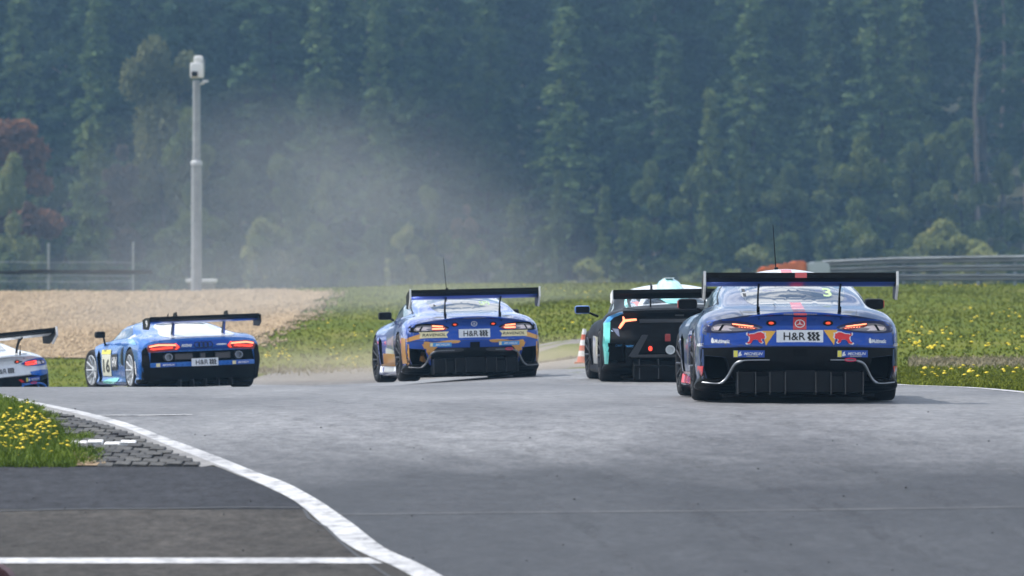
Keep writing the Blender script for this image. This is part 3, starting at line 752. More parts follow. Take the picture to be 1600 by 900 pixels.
for sx in range(1296, 1760, 58):
    t = (sx - 1284) / 320; Yp = Yg - 4 * t + .12; X = px_at(sx, Yp); g = G()
    zt = pz_at(406, Yp) - gr.location.z; zb = Tz(X, Yp) - gr.location.z - .3; g.box((X - gx, Yp - Yg, (zt + zb) / 2), (.1, .14, zt - zb)); g.obj('post', M_rail, gr)
# orange and white barrier behind the nearest car's roof
Yb = 176.; Xb = px_at(1225, Yb); zb = Tz(Xb, Yb)
ob = empty('plastic_barrier', (Xb, Yb, zb), label='faded orange and white plastic barrier at the near end of the guardrail', cat='barrier')
ht = pz_at(407.5, Yb) - zb
g = G(); o_ = [(-.88, -.1), (-.90, ht * .62), (-.72, ht * .76), (-.45, ht * .74), (-.25, ht * .86), (.05, ht * .84), (.30, ht * .98), (.62, ht * 1.0), (.76, ht * .9), (.78, -.1)]
g.prism(smoothp_(o_), 'Y', -.25, .25); bmesh.ops.bevel(g.bm, geom=[e for e in g.bm.edges if len({round(v.co.y, 3) for v in e.verts}) == 1], offset=.07, segments=2, affect='EDGES'); g.obj('orange_section', M_org, ob, 50)
g = G(); o_ = [(.80, -.1), (.79, ht * .86), (.95, ht * .95), (1.25, ht * .97), (1.5, ht * .9), (1.58, ht * .7), (1.6, -.1)]
g.prism(smoothp_(o_), 'Y', -.25, .25); bmesh.ops.bevel(g.bm, geom=[e for e in g.bm.edges if len({round(v.co.y, 3) for v in e.verts}) == 1], offset=.05, segments=2, affect='EDGES'); g.obj('white_section', pbsdf('greyish_white_plastic', (.42, .45, .48), .7), ob, 50)
# traffic cone
qx, qy = 1.40, 100.
qx, qy = gp(913, 569)
cone = empty('traffic_cone', (qx, qy, Tz(qx, qy)), label='tall orange and white striped traffic cone left of the black car', cat='traffic cone')
G().box((0, 0, .02), (.34, .34, .04), bevel=.01).obj('base', M_org, cone, 40)
hh = 55 * qy / FPX - .04
for i in range(6):
    a, b = i / 6, (i + 1) / 6; r0, r1 = .125 * (1 - a) + .028 * a, .125 * (1 - b) + .028 * b
    G().lathe([(r0, .04 + a * hh), (r1, .04 + b * hh)], seg=20).obj('band', M_cw if i % 2 else pbsdf('cone_orange', (.55, .10, .045), .6), cone, 30)
# dark red lump in the lower left corner
qx, qy = gp(8, 898); kb = empty('rubber_block', (qx - .08, qy - .1, Tz(qx, qy)), label='dark red and black rubber block cut off by the lower left corner', cat='rubber block')
g = G(); g.prism([(-.30, -.02), (.17, -.02), (.10, .06), (-.05, .105), (-.30, .12)], 'Y', -.25, .12); bmesh.ops.bevel(g.bm, geom=g.bm.edges[:], offset=.02, segments=3, affect='EDGES')
g.obj('body', pbsdf('dark_red_rubber', (.06, .012, .012), .6), kb, 50)
g = G(); g.box((-.12, -.10, .115), (.3, .26, .02), ry=.24, bevel=.006); g.obj('black_top', M_matt, kb, 50)
# rubber marbles on the asphalt
C = [gp(rnd.uniform(0, 1600), rnd.uniform(640, 898), 30, 70) for _ in range(46)]
scatter_pebbles('rubber_crumbs', np.array(C), .011, M_crack, kind='stuff')

# ------------------------------------------------------------------ cars
def pchip(xk, yk, x):
    xk = np.array(xk, float); yk = np.array(yk, float); h = np.diff(xk); d = np.diff(yk) / h; m = np.zeros(len(xk))
    for i in range(1, len(xk) - 1):
        if d[i - 1] * d[i] > 0: w1, w2 = 2 * h[i] + h[i - 1], h[i] + 2 * h[i - 1]; m[i] = (w1 + w2) / (w1 / d[i - 1] + w2 / d[i])
    m[0], m[-1] = d[0], d[-1]
    i = np.clip(np.searchsorted(xk, x) - 1, 0, len(h) - 1); t = (x - xk[i]) / h[i]
    return ((2 * t ** 3 - 3 * t ** 2 + 1) * yk[i] + (t ** 3 - 2 * t ** 2 + t) * h[i] * m[i] + (-2 * t ** 3 + 3 * t ** 2) * yk[i + 1] + (t ** 3 - t ** 2) * h[i] * m[i + 1])
def contour(P, n=7):
    r = []
    for i in range(len(P) - 1):
        p1, p2 = P[i], P[i + 1]; p0 = P[i - 1] if i > 0 else (-P[1][0], P[1][1]); p3 = P[i + 2] if i + 2 < len(P) else (-P[-2][0], P[-2][1])
        for k in range(n):
            t = k / n; q = [.5 * (2 * b + (c - a) * t + (2 * a - 5 * b + 4 * c - d) * t * t + (-a + 3 * b - 3 * c + d) * t ** 3) for a, b, c, d in zip(p0, p1, p2, p3)]
            r.append((max(q[0], 0) if i > 0 or k > 0 else 0, q[1]))
    r.append((0, P[-1][1])); return np.array(r)
def loft_body(stations, R, F, name='body', ny=84, cols=24):
    yk = [s_[0] for s_ in stations]; L = yk[-1]
    C = np.array([contour(s_[1]) for s_ in stations])            # station, contour point, (x,z)
    yv = np.unique(np.concatenate([np.linspace(0, .5, 16), np.linspace(.5, L - .3, ny), np.linspace(L - .3, L, 8)]))
    n = C.shape[1]; A = np.zeros((len(yv), n, 2))
    for i in range(n):
        for k in range(2): A[:, i, k] = pchip(yk, C[:, i, k], yv)
    bm = bmesh.new(); rings = []
    def yy_(y, x, z):
        wr = max(0, 1 - y / .95) ** 2; wf = max(0, 1 - (L - y) / 1.3) ** 2
        return y + wr * R(abs(x), z) - wf * F(abs(x), z)
    for j, y in enumerate(yv):
        right = [bm.verts.new((A[j, i, 0], yy_(y, A[j, i, 0], A[j, i, 1]), A[j, i, 1])) for i in range(n)]
        left = [bm.verts.new((-A[j, i, 0], yy_(y, A[j, i, 0], A[j, i, 1]), A[j, i, 1])) for i in range(1, n - 1)]
        rings.append((right, left))
    def ring(rl): return rl[0] + rl[1][::-1]
    for a, b in zip(rings, rings[1:]):
        a, b = ring(a), ring(b); m = len(a)
        for k in range(m): bm.faces.new((a[k], a[(k + 1) % m], b[(k + 1) % m], b[k]))
    for j, y in ((0, 0.), (len(yv) - 1, L)):
        right, left = rings[j]; rows = [[right[0]]]
        for i in range(1, n - 1):
            x, z = A[j, i]; row = [right[i]]
            for c in range(1, cols): xx = x * (1 - 2 * c / cols); row.append(bm.verts.new((xx, yy_(y, xx, z), z)))
            row.append(left[i - 1]); rows.append(row)
        rows.append([right[-1]])
        for a, b in zip(rows, rows[1:]):
            if len(a) == 1 and len(b) == 1: continue
            if len(a) == 1:
                for k in range(len(b) - 1): bm.faces.new((a[0], b[k], b[k + 1]))
            elif len(b) == 1:
                for k in range(len(a) - 1): bm.faces.new((a[k], b[0], a[k + 1]))
            else:
                for k in range(len(a) - 1): bm.faces.new((a[k], b[k], b[k + 1], a[k + 1]))
    bmesh.ops.remove_doubles(bm, verts=bm.verts[:], dist=1e-5)
    bmesh.ops.recalc_face_normals(bm, faces=bm.faces[:])
    return bm
def boolean_cut(bm, cutters, mats, name):
    me = bm_mesh(name, bm, True)
    for m in mats: me.materials.append(m)
    o = bpy.data.objects.new(name, me); COL.objects.link(o); tmp = []
    for cbm, cm in cutters:
        bmesh.ops.recalc_face_normals(cbm, faces=cbm.faces[:])
        cme = bm_mesh('cut', cbm); cme.materials.append(cm); co = bpy.data.objects.new('cut', cme); COL.objects.link(co); tmp.append(co)
        md = o.modifiers.new('b', 'BOOLEAN'); md.operation = 'DIFFERENCE'; md.object = co; md.solver = 'EXACT'
        try: md.material_mode = 'TRANSFER'
        except Exception: pass
    dg = bpy.context.evaluated_depsgraph_get(); dg.update(); res = bpy.data.meshes.new_from_object(o.evaluated_get(dg))
    bpy.data.objects.remove(o)
    for co in tmp: bpy.data.objects.remove(co)
    res.shade_smooth(); res.set_sharp_from_angle(angle=math.radians(38)); res.name = name
    return res
def text_shape(s_, shear=0., offset=0., space=1.):
    cu = bpy.data.curves.new('t', 'FONT'); cu.body = s_; cu.shear = shear; cu.offset = offset; cu.space_character = space; cu.resolution_u = 3
    o = bpy.data.objects.new('t', cu); COL.objects.link(o); dg = bpy.context.evaluated_depsgraph_get(); dg.update()
    me = bpy.data.meshes.new_from_object(o.evaluated_get(dg)); bpy.data.objects.remove(o)
    V = np.array([v.co[:2] for v in me.vertices]); F = [tuple(p.vertices) for p in me.polygons]
    V -= V.min(0); V /= V.max(0); V -= .5
    return V, F
def lower_black(me, ymax, zmax):
    k = len(me.materials) - 1
    for p in me.polygons:
        if p.center.y < ymax and p.center.z < zmax and p.material_index == 0: p.material_index = k
class Car:
    def __init__(s, body_me, root):
        s.root = root; s.bvh = BVHTree.FromPolygons([v.co.copy() for v in body_me.vertices], [tuple(p.vertices) for p in body_me.polygons])
    def ray(s, view, u, v, back=0.):
        if view == 'rear': o, d = Vector((u, -3 + back, v)), Vector((0, 1, 0))
        elif view == 'left': o, d = Vector((-3, u, v)), Vector((1, 0, 0))
        elif view == 'right': o, d = Vector((3, u, v)), Vector((-1, 0, 0))
        else: o, d = Vector((u, v, 4)), Vector((0, 0, -1))
        hit = s.bvh.ray_cast(o, d)
        if hit[0] is None:
            q = Vector((u, 0, v)) if view == 'rear' else (Vector((0, u, v)) if view in ('left', 'right') else Vector((u, v, .9)))
            r = s.bvh.find_nearest(q); return r[0], d
        return hit[0], d
    def put(s, name, verts, faces, view, off, mat, step=.05, thick=0., parent=None, **k):
        bm = bmesh.new(); vs = [bm.verts.new((u, v, 0)) for u, v in verts]
        for f in faces:
            try: bm.faces.new([vs[i] for i in f])
            except ValueError: pass
        for f in bm.faces[:]:
            if len(f.verts) > 4: bmesh.ops.triangulate(bm, faces=[f])
        U = [p[0] for p in verts]; W = [p[1] for p in verts]
        if step: cut_grid(bm, step, step, min(U) + 1e-4, max(U), min(W) + 1e-4, max(W))
        bnd = [e for e in bm.edges if e.is_boundary] if thick else []
        dirs = {}
        ext = bmesh.ops.extrude_edge_only(bm, edges=bnd)['geom'] if bnd else []
        back = {v for v in ext if isinstance(v, bmesh.types.BMVert)}
        for v in bm.verts:
            p, d = s.ray(view, v.co.x, v.co.y); v.co = p - d * (off - (thick if v in back else 0))
        bmesh.ops.recalc_face_normals(bm, faces=bm.faces[:])
        me = bm_mesh(name, bm, True, 40)
        vd = {'rear': (0, 1, 0), 'left': (1, 0, 0), 'right': (-1, 0, 0), 'top': (0, 0, -1)}[view]
        if me.polygons and sum(p.normal.dot(Vector(vd)) * p.area for p in me.polygons) > 0: me.flip_normals()
        return link(name, me, mat, parent or s.root, **k)
    def poly(s, name, pts, view, off, mat, **k): return s.put(name, pts, [tuple(range(len(pts)))], view, off, mat, **k)
    def text(s, name, txt, cu, cv, wu, hv, view, off, mat, shear=0., offset=0., **k):
        V, F = text_shape(txt, shear, offset); sg = -1 if view == 'left' else 1
        return s.put(name, [(cu + sg * x * wu, cv + y * hv) for x, y in V], F, view, off, mat, step=0, **k)
def rect(x0, x1, z0, z1): return [(x0, z0), (x1, z0), (x1, z1), (x0, z1)]
def mir(p): return [(-x, z) for x, z in p][::-1]
def smoothp(pts, n=4):
    P = np.array(pts, float); m = len(P); r = []
    for i in range(m):
        p0, p1, p2, p3 = P[i - 1], P[i], P[(i + 1) % m], P[(i + 2) % m]
        for k in range(n):
            t = k / n; r.append(tuple(.5 * (2 * p1 + (p2 - p0) * t + (2 * p0 - 5 * p1 + 4 * p2 - p3) * t * t + (-p0 + 3 * p1 - 3 * p2 + p3) * t ** 3)))
    return r
def cyl_x(y, z, r, x0, x1, seg=40):
    g = G(); g.lathe([(r, x0), (r, x1)], (0, y, z), 'X', seg); return g.bm
def wells(ya, yf, r=.372, rf=.372, z=.345):
    return [(cyl_x(yy, z, rr, a, b), M_matt) for yy, rr in ((ya, r), (yf, rf)) for a, b in ((.60, 1.3), (-1.3, -.60))]

def wheel(root, x, y, r, wdt, rim_mat, side, steer=0., nsp=10):
    t = empty('wheel', (x, y, r), (0, 0, steer)); t.parent = root
    g = G(); h = wdt / 2
    g.lathe([(r * .70, -h * .92), (r * .80, -h), (r * .93, -h * .96), (r * .985, -h * .82), (r, -h * .55), (r, h * .55), (r * .985, h * .82), (r * .93, h * .96), (r * .80, h), (r * .70, h * .92), (r * .70, -h * .92)], axis='X', seg=40, caps=False)
    g.obj('tyre', M_tyre, t, 50)
    g = G(); o = side * h; R = r * .72
    g.lathe([(R, o * .94), (R * .95, o * .98), (R * .93, o * .80), (R * .92, -o * .9)], axis='X', seg=40, caps=False)
    for k in range(nsp):
        q = 2 * math.pi * k / nsp; c, s_ = math.cos(q), math.sin(q)
        A = Vector((o * .55, c * R * .12, s_ * R * .12)); B = Vector((o * .92, c * R * .94, s_ * R * .94)); g.tube([A, (A + B) / 2 + Vector((o * .06, 0, 0)), B], [.020, .013, .017], 6)
    g.lathe([(R * .22, o * .5), (R * .2, o * .75), (R * .08, o * .8)], axis='X', seg=16)
    g.obj('rim', rim_mat, t, 40)
    g = G(); g.lathe([(R * .62, o * .10), (R * .62, o * .02), (.02, o * .02)], axis='X', seg=28); g.obj('brake_disc', M_brake, t, 40)
def wing(root, half, yle, zle, yte, zte, flap_mat, under_mat, th=.035, roll=0.):
    """aerofoil blade; trailing edge (yte) is rearmost and higher"""
    def airfoil(t0, t1):
        up = []; lo = []
        for k in range(9):
            t = t0 + (t1 - t0) * k / 8; cam = -.030 * math.sin(math.pi * t); y = yle + (yte - yle) * t; z = zle + (zte - zle) * t ** 1.35 + cam
            tt = th * math.sin(math.pi * min(1, t * .85 + .08)) * .6 + .004
            up.append((y, z + tt)); lo.append((y, z - tt * .6))
        return up, lo
    w_ = empty('rear_wing', (0, 0, 0)); w_.parent = root
    up, lo = airfoil(0, 1)
    g = G(); g.prism(up + lo[::-1], 'X', -half, half); g.obj('main_blade', M_black, w_, 35)
    g = G(); lo2 = [(y - .002, z - .004) for y, z in lo[:7]]; g.prism([(y, z + .003) for y, z in lo2] + lo2[::-1], 'X', -half + .004, half - .004); g.obj('blade_underside', under_mat, w_, 35)
    g = G(); g.box((0, yte - .008, zte + .006), (2 * half - .01, .012, .050), bevel=.003); g.obj('gurney_flap', flap_mat, w_)
    return w_
def endplate(w_, x, poly, mat, edge=None):
    g = G(); g.prism(poly, 'X', x - .006, x + .006); return g.obj('end_plate', mat, w_)
def mirror_(root, x, y, z, wd, hg, mat, side, glass=True, stalk_to=None):
    g = G(); g.box((x, y, z), (wd, .14, hg), bevel=min(.038, hg * .42)); m = g.obj('door_mirror', mat, root, 50)
    if stalk_to: g = G(); g.tube([(x - side * wd * .35, y, z - hg * .3), stalk_to], [.014, .018], 8); g.obj('mirror_stalk', M_black, m, 50)
    if glass: G().box((x, y - .074, z), (wd * .86, .006, hg * .74), bevel=.002).obj('mirror_glass', M_black, m)
def rod(root, a, b, r, name, mat=None): g = G(); g.tube([a, b], r if isinstance(r, list) else [r, r * .6], 6); return g.obj(name, mat or M_black, root, 60)
def plate(c, w0, z0, wd, hg, dy, txt=True, rb=0.):
    """H&R number-plate sized sign with three wavy bars"""
    p, _ = c.ray('rear', w0, z0 + hg / 2); y = p.y - dy
    G().box((w0, y, z0 + hg / 2), (wd, .012, hg), bevel=.004).obj('number_plate', M_plate, c.root)
    V, F = text_shape('H&R', 0, .012); tw = wd * .47
    me = mesh_of('plate_lettering', [(w0 - wd * .115 + x * tw - wd * .0, y - .009, z0 + hg / 2 + q * hg * .62) for x, q in V], F); o = link('plate_lettering', me, M_ink, c.root)
    g = G()
    for k in range(3):
        x0 = w0 + wd * (.175 + .087 * k); pts = []
        for j in range(9):
            t = j / 8; pts.append((x0 + wd * .022 * math.sin(t * 2.0 * 2 * math.pi + .4), z0 + hg * (.16 + .68 * t)))
        ww = wd * .062; g.prism(pts + [(x + ww, z) for x, z in pts[::-1]], 'Y', y - .0095, y - .007)
    g.obj('wavy_bars', M_ink, c.root)
BULL = [(-.46, .30), (-.40, .44), (-.44, .20), (-.30, .32), (-.08, .36), (.10, .48), (.26, .50), (.38, .38), (.46, .40), (.44, .26), (.48, .04), (.40, -.10), (.30, -.06), (.26, -.16), (.34, -.34), (.26, -.44), (.14, -.34), (.10, -.16), (-.06, -.12), (-.18, -.20), (-.26, -.44), (-.42, -.50), (-.50, -.40), (-.38, -.30), (-.32, -.08), (-.34, .12)]
def sticker(c, cx, cz, wd, hg, parts_txt, base, mat_t, off=.008, sh=.25):
    c.poly('sticker', rect(cx - wd / 2, cx + wd / 2, cz - hg / 2, cz + hg / 2), 'rear', off, base, thick=.004)
    if parts_txt: c.text('sticker_lettering', parts_txt, cx + wd * .10, cz, wd * .62, hg * .42, 'rear', off + .003, mat_t, sh, .01)
def michelin(c, cx, cz, wd=.305, hg=.068, off=.010):
    sticker(c, cx, cz, wd, hg, None, M_mbl, M_wht, off)
    c.poly('sticker_edge', rect(cx - wd * .49, cx - wd * .36, cz - hg * .46, cz + hg * .46), 'rear', off + .003, M_lem)
    c.poly('sticker_figure', smoothp([(cx - wd * .34, cz - hg * .36), (cx - wd * .22, cz - hg * .2), (cx - wd * .26, cz + hg * .05), (cx - wd * .25, cz + hg * .36), (cx - wd * .31, cz + hg * .2), (cx - wd * .33, cz)], 2), 'rear', off + .003, M_wht)
    c.text('sticker_lettering', 'MICHELIN', cx + wd * .14, cz + hg * .02, wd * .60, hg * .40, 'rear', off + .003, M_wht, .3, .02)
    c.poly('sticker_line', rect(cx - wd * .08, cx + wd * .3, cz - hg * .36, cz - hg * .30), 'rear', off + .003, M_lem)

def B(zb, wb, *p): return [(0, zb), (wb, zb)] + list(p)
AMG = [(0, B(.21, .80, (.93, .27), (.975, .50), (.94, .70), (.84, .795), (.66, .835), (.45, .862), (0, .874))),
       (.28, B(.17, .90, (.98, .25), (1.0, .5), (.985, .72), (.90, .83), (.70, .895), (.5, .915), (0, .925))),
       (.60, B(.10, .92, (.99, .25), (1.01, .5), (.995, .73), (.91, .86), (.74, .925), (.55, .955), (0, .968))),
       (1.1, B(.10, .92, (.99, .25), (1.01, .5), (.99, .73), (.90, .865), (.76, .94), (.60, 1.07), (0, 1.125))),
       (1.6, B(.09, .88, (.95, .25), (.975, .5), (.96, .70), (.90, .83), (.80, .92), (.63, 1.13), (0, 1.225))),
       (2.1, B(.09, .88, (.94, .25), (.955, .5), (.945, .70), (.90, .81), (.82, .89), (.64, 1.175), (0, 1.318))),
       (2.6, B(.09, .88, (.95, .25), (.96, .5), (.95, .70), (.90, .81), (.82, .88), (.64, 1.14), (0, 1.29))),
       (3.1, B(.09, .90, (.98, .25), (1.0, .5), (.99, .70), (.92, .82), (.80, .88), (.58, .97), (0, 1.04))),
       (3.6, B(.09, .92, (1.0, .25), (1.03, .45), (1.02, .68), (.92, .81), (.75, .85), (.5, .87), (0, .88))),
       (4.2, B(.09, .90, (.99, .22), (1.01, .4), (.98, .58), (.88, .69), (.7, .73), (.45, .75), (0, .76))),
       (4.62, B(.10, .75, (.82, .2), (.84, .3), (.80, .42), (.7, .5), (.55, .53), (.3, .55), (0, .56)))]
def amg_prof(x, z):
    k = 1 - sst(np.array((x - .55) / .35))
    return .30 * x ** 3.6 + float(k) * float(np.interp(z, [.15, .21, .40, .55, .62, .74, .80, .85, .90], [.22, .12, .02, .0, .03, .055, .05, .012, 0]))
def make_amg(name, loc, rot, st):
    root = empty(name, loc, rot, label=st['label'], cat='race car', group=st.get('group'))
    bm = loft_body(AMG, amg_prof, lambda x, z: .45 * x ** 3)
    cuts = wells(.95, 3.60)
    for sg in (1, -1):
        g = G(); g.prism([(sg * .66, .24), (sg * .90, .22), (sg * .93, .34), (sg * .925, .46), (sg * .72, .44)], 'Y', -.4, .55); cuts.append((g.bm, M_matt))
        g = G(); g.prism([(1.45, .20), (1.45, .62), (1.62, .66), (1.62, .2)], 'X', sg * .80, sg * 1.3) if False else g.prism([(2.95, .22), (3.12, .22), (3.22, .60), (3.14, .66), (2.98, .60)], 'X', sg * .80, sg * 1.3); cuts.append((g.bm, M_matt))
        g = G(); g.prism([(1.42, .16), (1.56, .16), (1.60, .52), (1.52, .62), (1.44, .58)], 'X', sg * .84, sg * 1.3); cuts.append((g.bm, M_matt))
    me = boolean_cut(bm, cuts, [st['paint']], 'body'); me.materials.append(M_black); lower_black(me, .62, .235)
    link('body', me, st['paint'], root)
    c = Car(me, root)
    # glass
    rw = smoothp([(-.53, 1.10), (-.535, 1.16), (-.40, 1.20), (0, 1.215), (.40, 1.20), (.535, 1.16), (.53, 1.10), (.50, 1.02), (.43, .965), (.30, .950), (0, .945), (-.30, .950), (-.43, .965), (-.50, 1.02)], 3)
    gl = c.poly('rear_window', rw, 'rear', .006, M_glass, step=.04, thick=.01)
    for vw in ('left', 'right'):
        c.poly('side_window', smoothp([(1.25, .99), (1.6, 1.10), (2.1, 1.165), (2.6, 1.145), (2.95, .99), (3.0, .93), (2.3, .925), (1.6, .94)], 3), vw, .004, M_glass, step=.06, thick=.008)
        c.poly('pillar_trim', [(1.17, .955), (1.9, 1.155), (1.92, 1.165), (1.15, .97)], vw, .006, M_black, step=.05)
    c.poly('windscreen', smoothp([(-.55, 2.78), (0, 2.72), (.55, 2.78), (.62, 3.12), (.3, 3.22), (0, 3.24), (-.3, 3.22), (-.62, 3.12)], 3), 'top', .006, M_glass, step=.06, thick=.008)
    # engine-lid lip spoiler
    g = G(); prev = None
    for k in range(25):
        x = -.54 + 1.08 * k / 24; f = 1 - (abs(x) / .54) ** 2.2; z = .838 + .034 * f; p, _ = c.ray('rear', x, z - .012); y = p.y
        ring = [g.bm.verts.new(q) for q in ((x, y + .10, z + .008), (x, y - .030 * (f + .15), z + .014 * f + .004), (x, y - .034 * (f + .15), z - .002), (x, y + .02, z - .028))]
        if prev:
            for a in range(4): g.bm.faces.new((prev[a], prev[(a + 1) % 4], ring[(a + 1) % 4], ring[a]))
        else: g.bm.faces.new(ring)
        prev = ring
    g.bm.faces.new(prev[::-1]); g.obj('boot_spoiler', st.get('lip', st['paint']), root, 50)
    g = G()
    for k in range(15):
        x = -.155 + .31 * k / 14; p, _ = c.ray('rear', x, .85); g.box((x, p.y - .042, .868), (.013, .008, .012))
    g.obj('high_brake_light', M_lens, root)
    # paint areas
    if st.get('rear_paint'):
        c.poly('rear_panel', smoothp([(-.90, .80), (-.62, .825), (-.5, .84), (0, .868), (.5, .84), (.62, .825), (.90, .80), (.965, .70), (.97, .60), (.955, .54), (.6, .535), (0, .535), (-.6, .535), (-.955, .54), (-.97, .60), (-.965, .70)], 3), 'rear', .003, st['rear_paint'], thick=.003)
    # lower black apron
    lower = [(-.955, .535), (-.60, .545), (0, .550), (.60, .545), (.955, .535), (.945, .30), (.90, .215), (-.90, .215), (-.945, .30)]
    ap = [(-.955, .535), (-.60, .545), (0, .550), (.60, .545), (.955, .535), (.955, .462), (.925, .462), (.72, .442), (.658, .24), (.64, .215), (-.64, .215), (-.658, .24), (-.72, .442), (-.925, .462), (-.955, .462)]
    c.poly('lower_apron', ap, 'rear', .007, st.get('apron', M_black), step=.04, thick=.007)
    for sg in (1, -1):
        f = (lambda p: p) if sg > 0 else mir
        c.poly('apron_corner', f([(.925, .52), (.962, .52), (.97, .36), (.97, .13), (.62, .13), (.62, .24), (.91, .215), (.935, .34)]), 'rear', .006, M_black, step=.04, thick=.006)
        if st.get('duct'): c.poly('duct_wall', f([(.50, .505), (.76, .515), (.715, .42), (.745, .29), (.66, .25), (.625, .38), (.58, .44)]), 'rear', .012, st['duct'], thick=.01)
        c.poly('bumper_blade', f([(.935, .52), (.985, .53), (.992, .25), (.955, .22), (.93, .26)]), 'rear', .010, st.get('blade', st['paint']), thick=.012)
        if st.get('blade_mark'): c.poly('red_patch', f([(.94, .355), (.99, .355), (.992, .25), (.95, .25)]), 'rear', .024, M_red)
        c.poly('bumper_corner', f([(.66, .235), (.93, .235), (.955, .20), (.88, .155), (.60, .16)]), 'rear', .012, M_black, thick=.01)
        # tail lamp: dark recess, clear lens, red lens, lit bars
        c.poly('lamp_recess', f(smoothp([(.36, .735), (.46, .775), (.62, .800), (.80, .800), (.915, .775), (.935, .72), (.90, .685), (.70, .680), (.50, .700)], 3)), 'rear', .010, st.get('recess', M_black), thick=.008)
        lens = c.poly('tail_lamp', f(smoothp([(.385, .727), (.50, .757), (.66, .776), (.80, .770), (.858, .735), (.85, .700), (.72, .697), (.52, .708)], 3)), 'rear', .018, M_lens, thick=.01)
        c.poly('lens_ribs', f([(.61, .742), (.72, .757), (.845, .742), (.835, .712), (.66, .705), (.70, .725)]), 'rear', .022, M_lensp, step=.03, parent=lens)
        c.poly('lens_divider', f([(.735, .765), (.76, .765), (.80, .705), (.775, .703)]), 'rear', .025, M_black, step=.03, parent=lens)
        c.poly('lamp_red_zone', f(smoothp(st.get('redzone', [(.41, .729), (.50, .752), (.66, .770), (.655, .745), (.56, .722), (.48, .715)]), 3)), 'rear', .023, M_lensr, step=.03, parent=lens)
        for q in st['bars']: c.poly('lamp_bar', f(q), 'rear', .027, st.get('bar_mat', M_lampo), step=.03, thick=.006, parent=lens)
        if st.get('dots', True):
            g = G()
            for k in range(9):
                x = sg * (.44 + .028 * k); z = .722 + .0045 * k; p, _ = c.ray('rear', x, z); g.box((x, p.y - .03, z), (.006, .006, .012))
            g.obj('lamp_reflectors', M_black, lens)
        # fog light
        p, _ = c.ray('rear', sg * .28, .78)
        g = G(); g.lathe([(.052, 0), (.05, .012)], seg=20)
        for v in g.bm.verts: v.co = Vector((sg * .28 + v.co.x, p.y - v.co.z, .78 + v.co.y * .55))
        fl = g.obj('fog_lamp', M_black, root)
        g = G(); g.lathe([(.026, 0), (.022, .01)], seg=16)
        for v in g.bm.verts: v.co = Vector((sg * .28 + v.co.x, p.y - .012 - v.co.z, .78 + v.co.y * .5))
        g.obj('fog_lens', M_lampd, fl)
        # deck flush flaps
        c.poly('fuel_flap', smoothp([(sg * .42, .888), (sg * .50, .902), (sg * .56, .892), (sg * .50, .880)], 3), 'rear', .004, M_grey)
        # bright trim
        tr = [(.30, .418), (.50, .416), (.575, .405), (.64, .370), (.70, .26), (.745, .205), (.80, .185), (.95, .195)]
        pts = []
        for x, z in dense(tr, 4):
            q, _ = c.ray('rear', sg * x, max(z, .23)); yb = q.y if q.y < .25 else amg_prof(abs(x), z); pts.append((sg * x, min(yb, amg_prof(abs(x), z)) - .03, z))
        g = G(); g.tube(pts, [.007] * 8 + [.014] * (len(pts) - 14) + [.007] * 6, 8); g.obj('exhaust_trim', st.get('trim', M_chrome), root, 60)
        # mirrors, side details
        mirror_(root, sg * .965, 2.72, .965, .20, .115, M_black, sg, True, (sg * .83, 2.8, .90))
        if st.get('mirror_edge'): G().box((sg * 1.066, 2.72, .965), (.008, .11, .075), bevel=.003).obj('mirror_cap', M_red, root)
        wheel(root, sg * .855, .95, .345, .325, M_rimd, sg, 0); wheel(root, sg * .865, 3.60, .340, .310, M_rimd, sg, st.get('steer', .05))
        vw = 'right' if sg > 0 else 'left'
        c.poly('side_skirt', [(1.35, .10), (3.2, .10), (3.2, .24), (1.35, .22)], vw, .010, st.get('skirt', M_red), step=.15, thick=.01)
        if st.get('flank'): c.poly('flank_mark', [(1.62, .24), (2.9, .24), (2.9, .42), (1.62, .40)], vw, .006, st['flank'], step=.1)
        if st.get('flank2'): c.poly('flank_mark', [(.30, .25), (.53, .25), (.53, .62), (.28, .60)], vw, .006, st['flank2'], step=.06)
        G().box((sg * 1.0, 3.05, .085), (.03, .06, .05)).obj('skirt_fin', M_black, root)
    # diffuser assembly
    df = empty('diffuser', (0, 0, 0)); df.parent = root
    g = G(); prof = [(.60, .055), (.35, .07), (.05, .17), (.02, .30), (.05, .315), (.34, .30), (.62, .20)]; g.prism(prof, 'X', -.60, .60); g.obj('diffuser_tunnel', M_black, df, 30)
    for x0, x1, zt, zb_, dy in ((-.61, -.445, .300, .095, -.02), (-.435, -.305, .255, .098, .0), (-.295, -.155, .305, .10, -.03), (-.145, .145, .315, .10, -.035), (.155, .295, .305, .10, -.03), (.305, .435, .255, .098, 0), (.445, .61, .300, .095, -.02)):
        G().box(((x0 + x1) / 2, -.01 + dy, (zt + zb_) / 2), (x1 - x0, .05, zt - zb_), rx=-.12, bevel=.01).obj('diffuser_panel', M_black, df, 40)
    for x in (-.615, -.44, -.30, -.15, .15, .30, .44, .615): G().box((x, .10, .19), (.008, .36, .22)).obj('diffuser_fin', M_grey, df)
    G().box((0, .9, .065), (1.5, 1.6, .03)).obj('flat_floor', M_matt, root)
    G().box((0, 2.5, .075), (1.7, 1.8, .03)).obj('flat_floor', M_matt, root)
    for sg in (1, -1):
        G().box((sg * .19, -.02, .385), (.0, .0, .0)) if False else None
        p, _ = c.ray('rear', sg * .42, .37); c.poly('exhaust_opening', smoothp([(sg * .18, .345), (sg * .52, .34), (sg * .50, .40), (sg * .18, .402)], 3), 'rear', .012, M_matt, thick=.004)
    for zz in (.552,): c.poly('panel_gap', rect(-.94, .94, zz, zz + .005), 'rear', .0095, M_ink, step=.04)
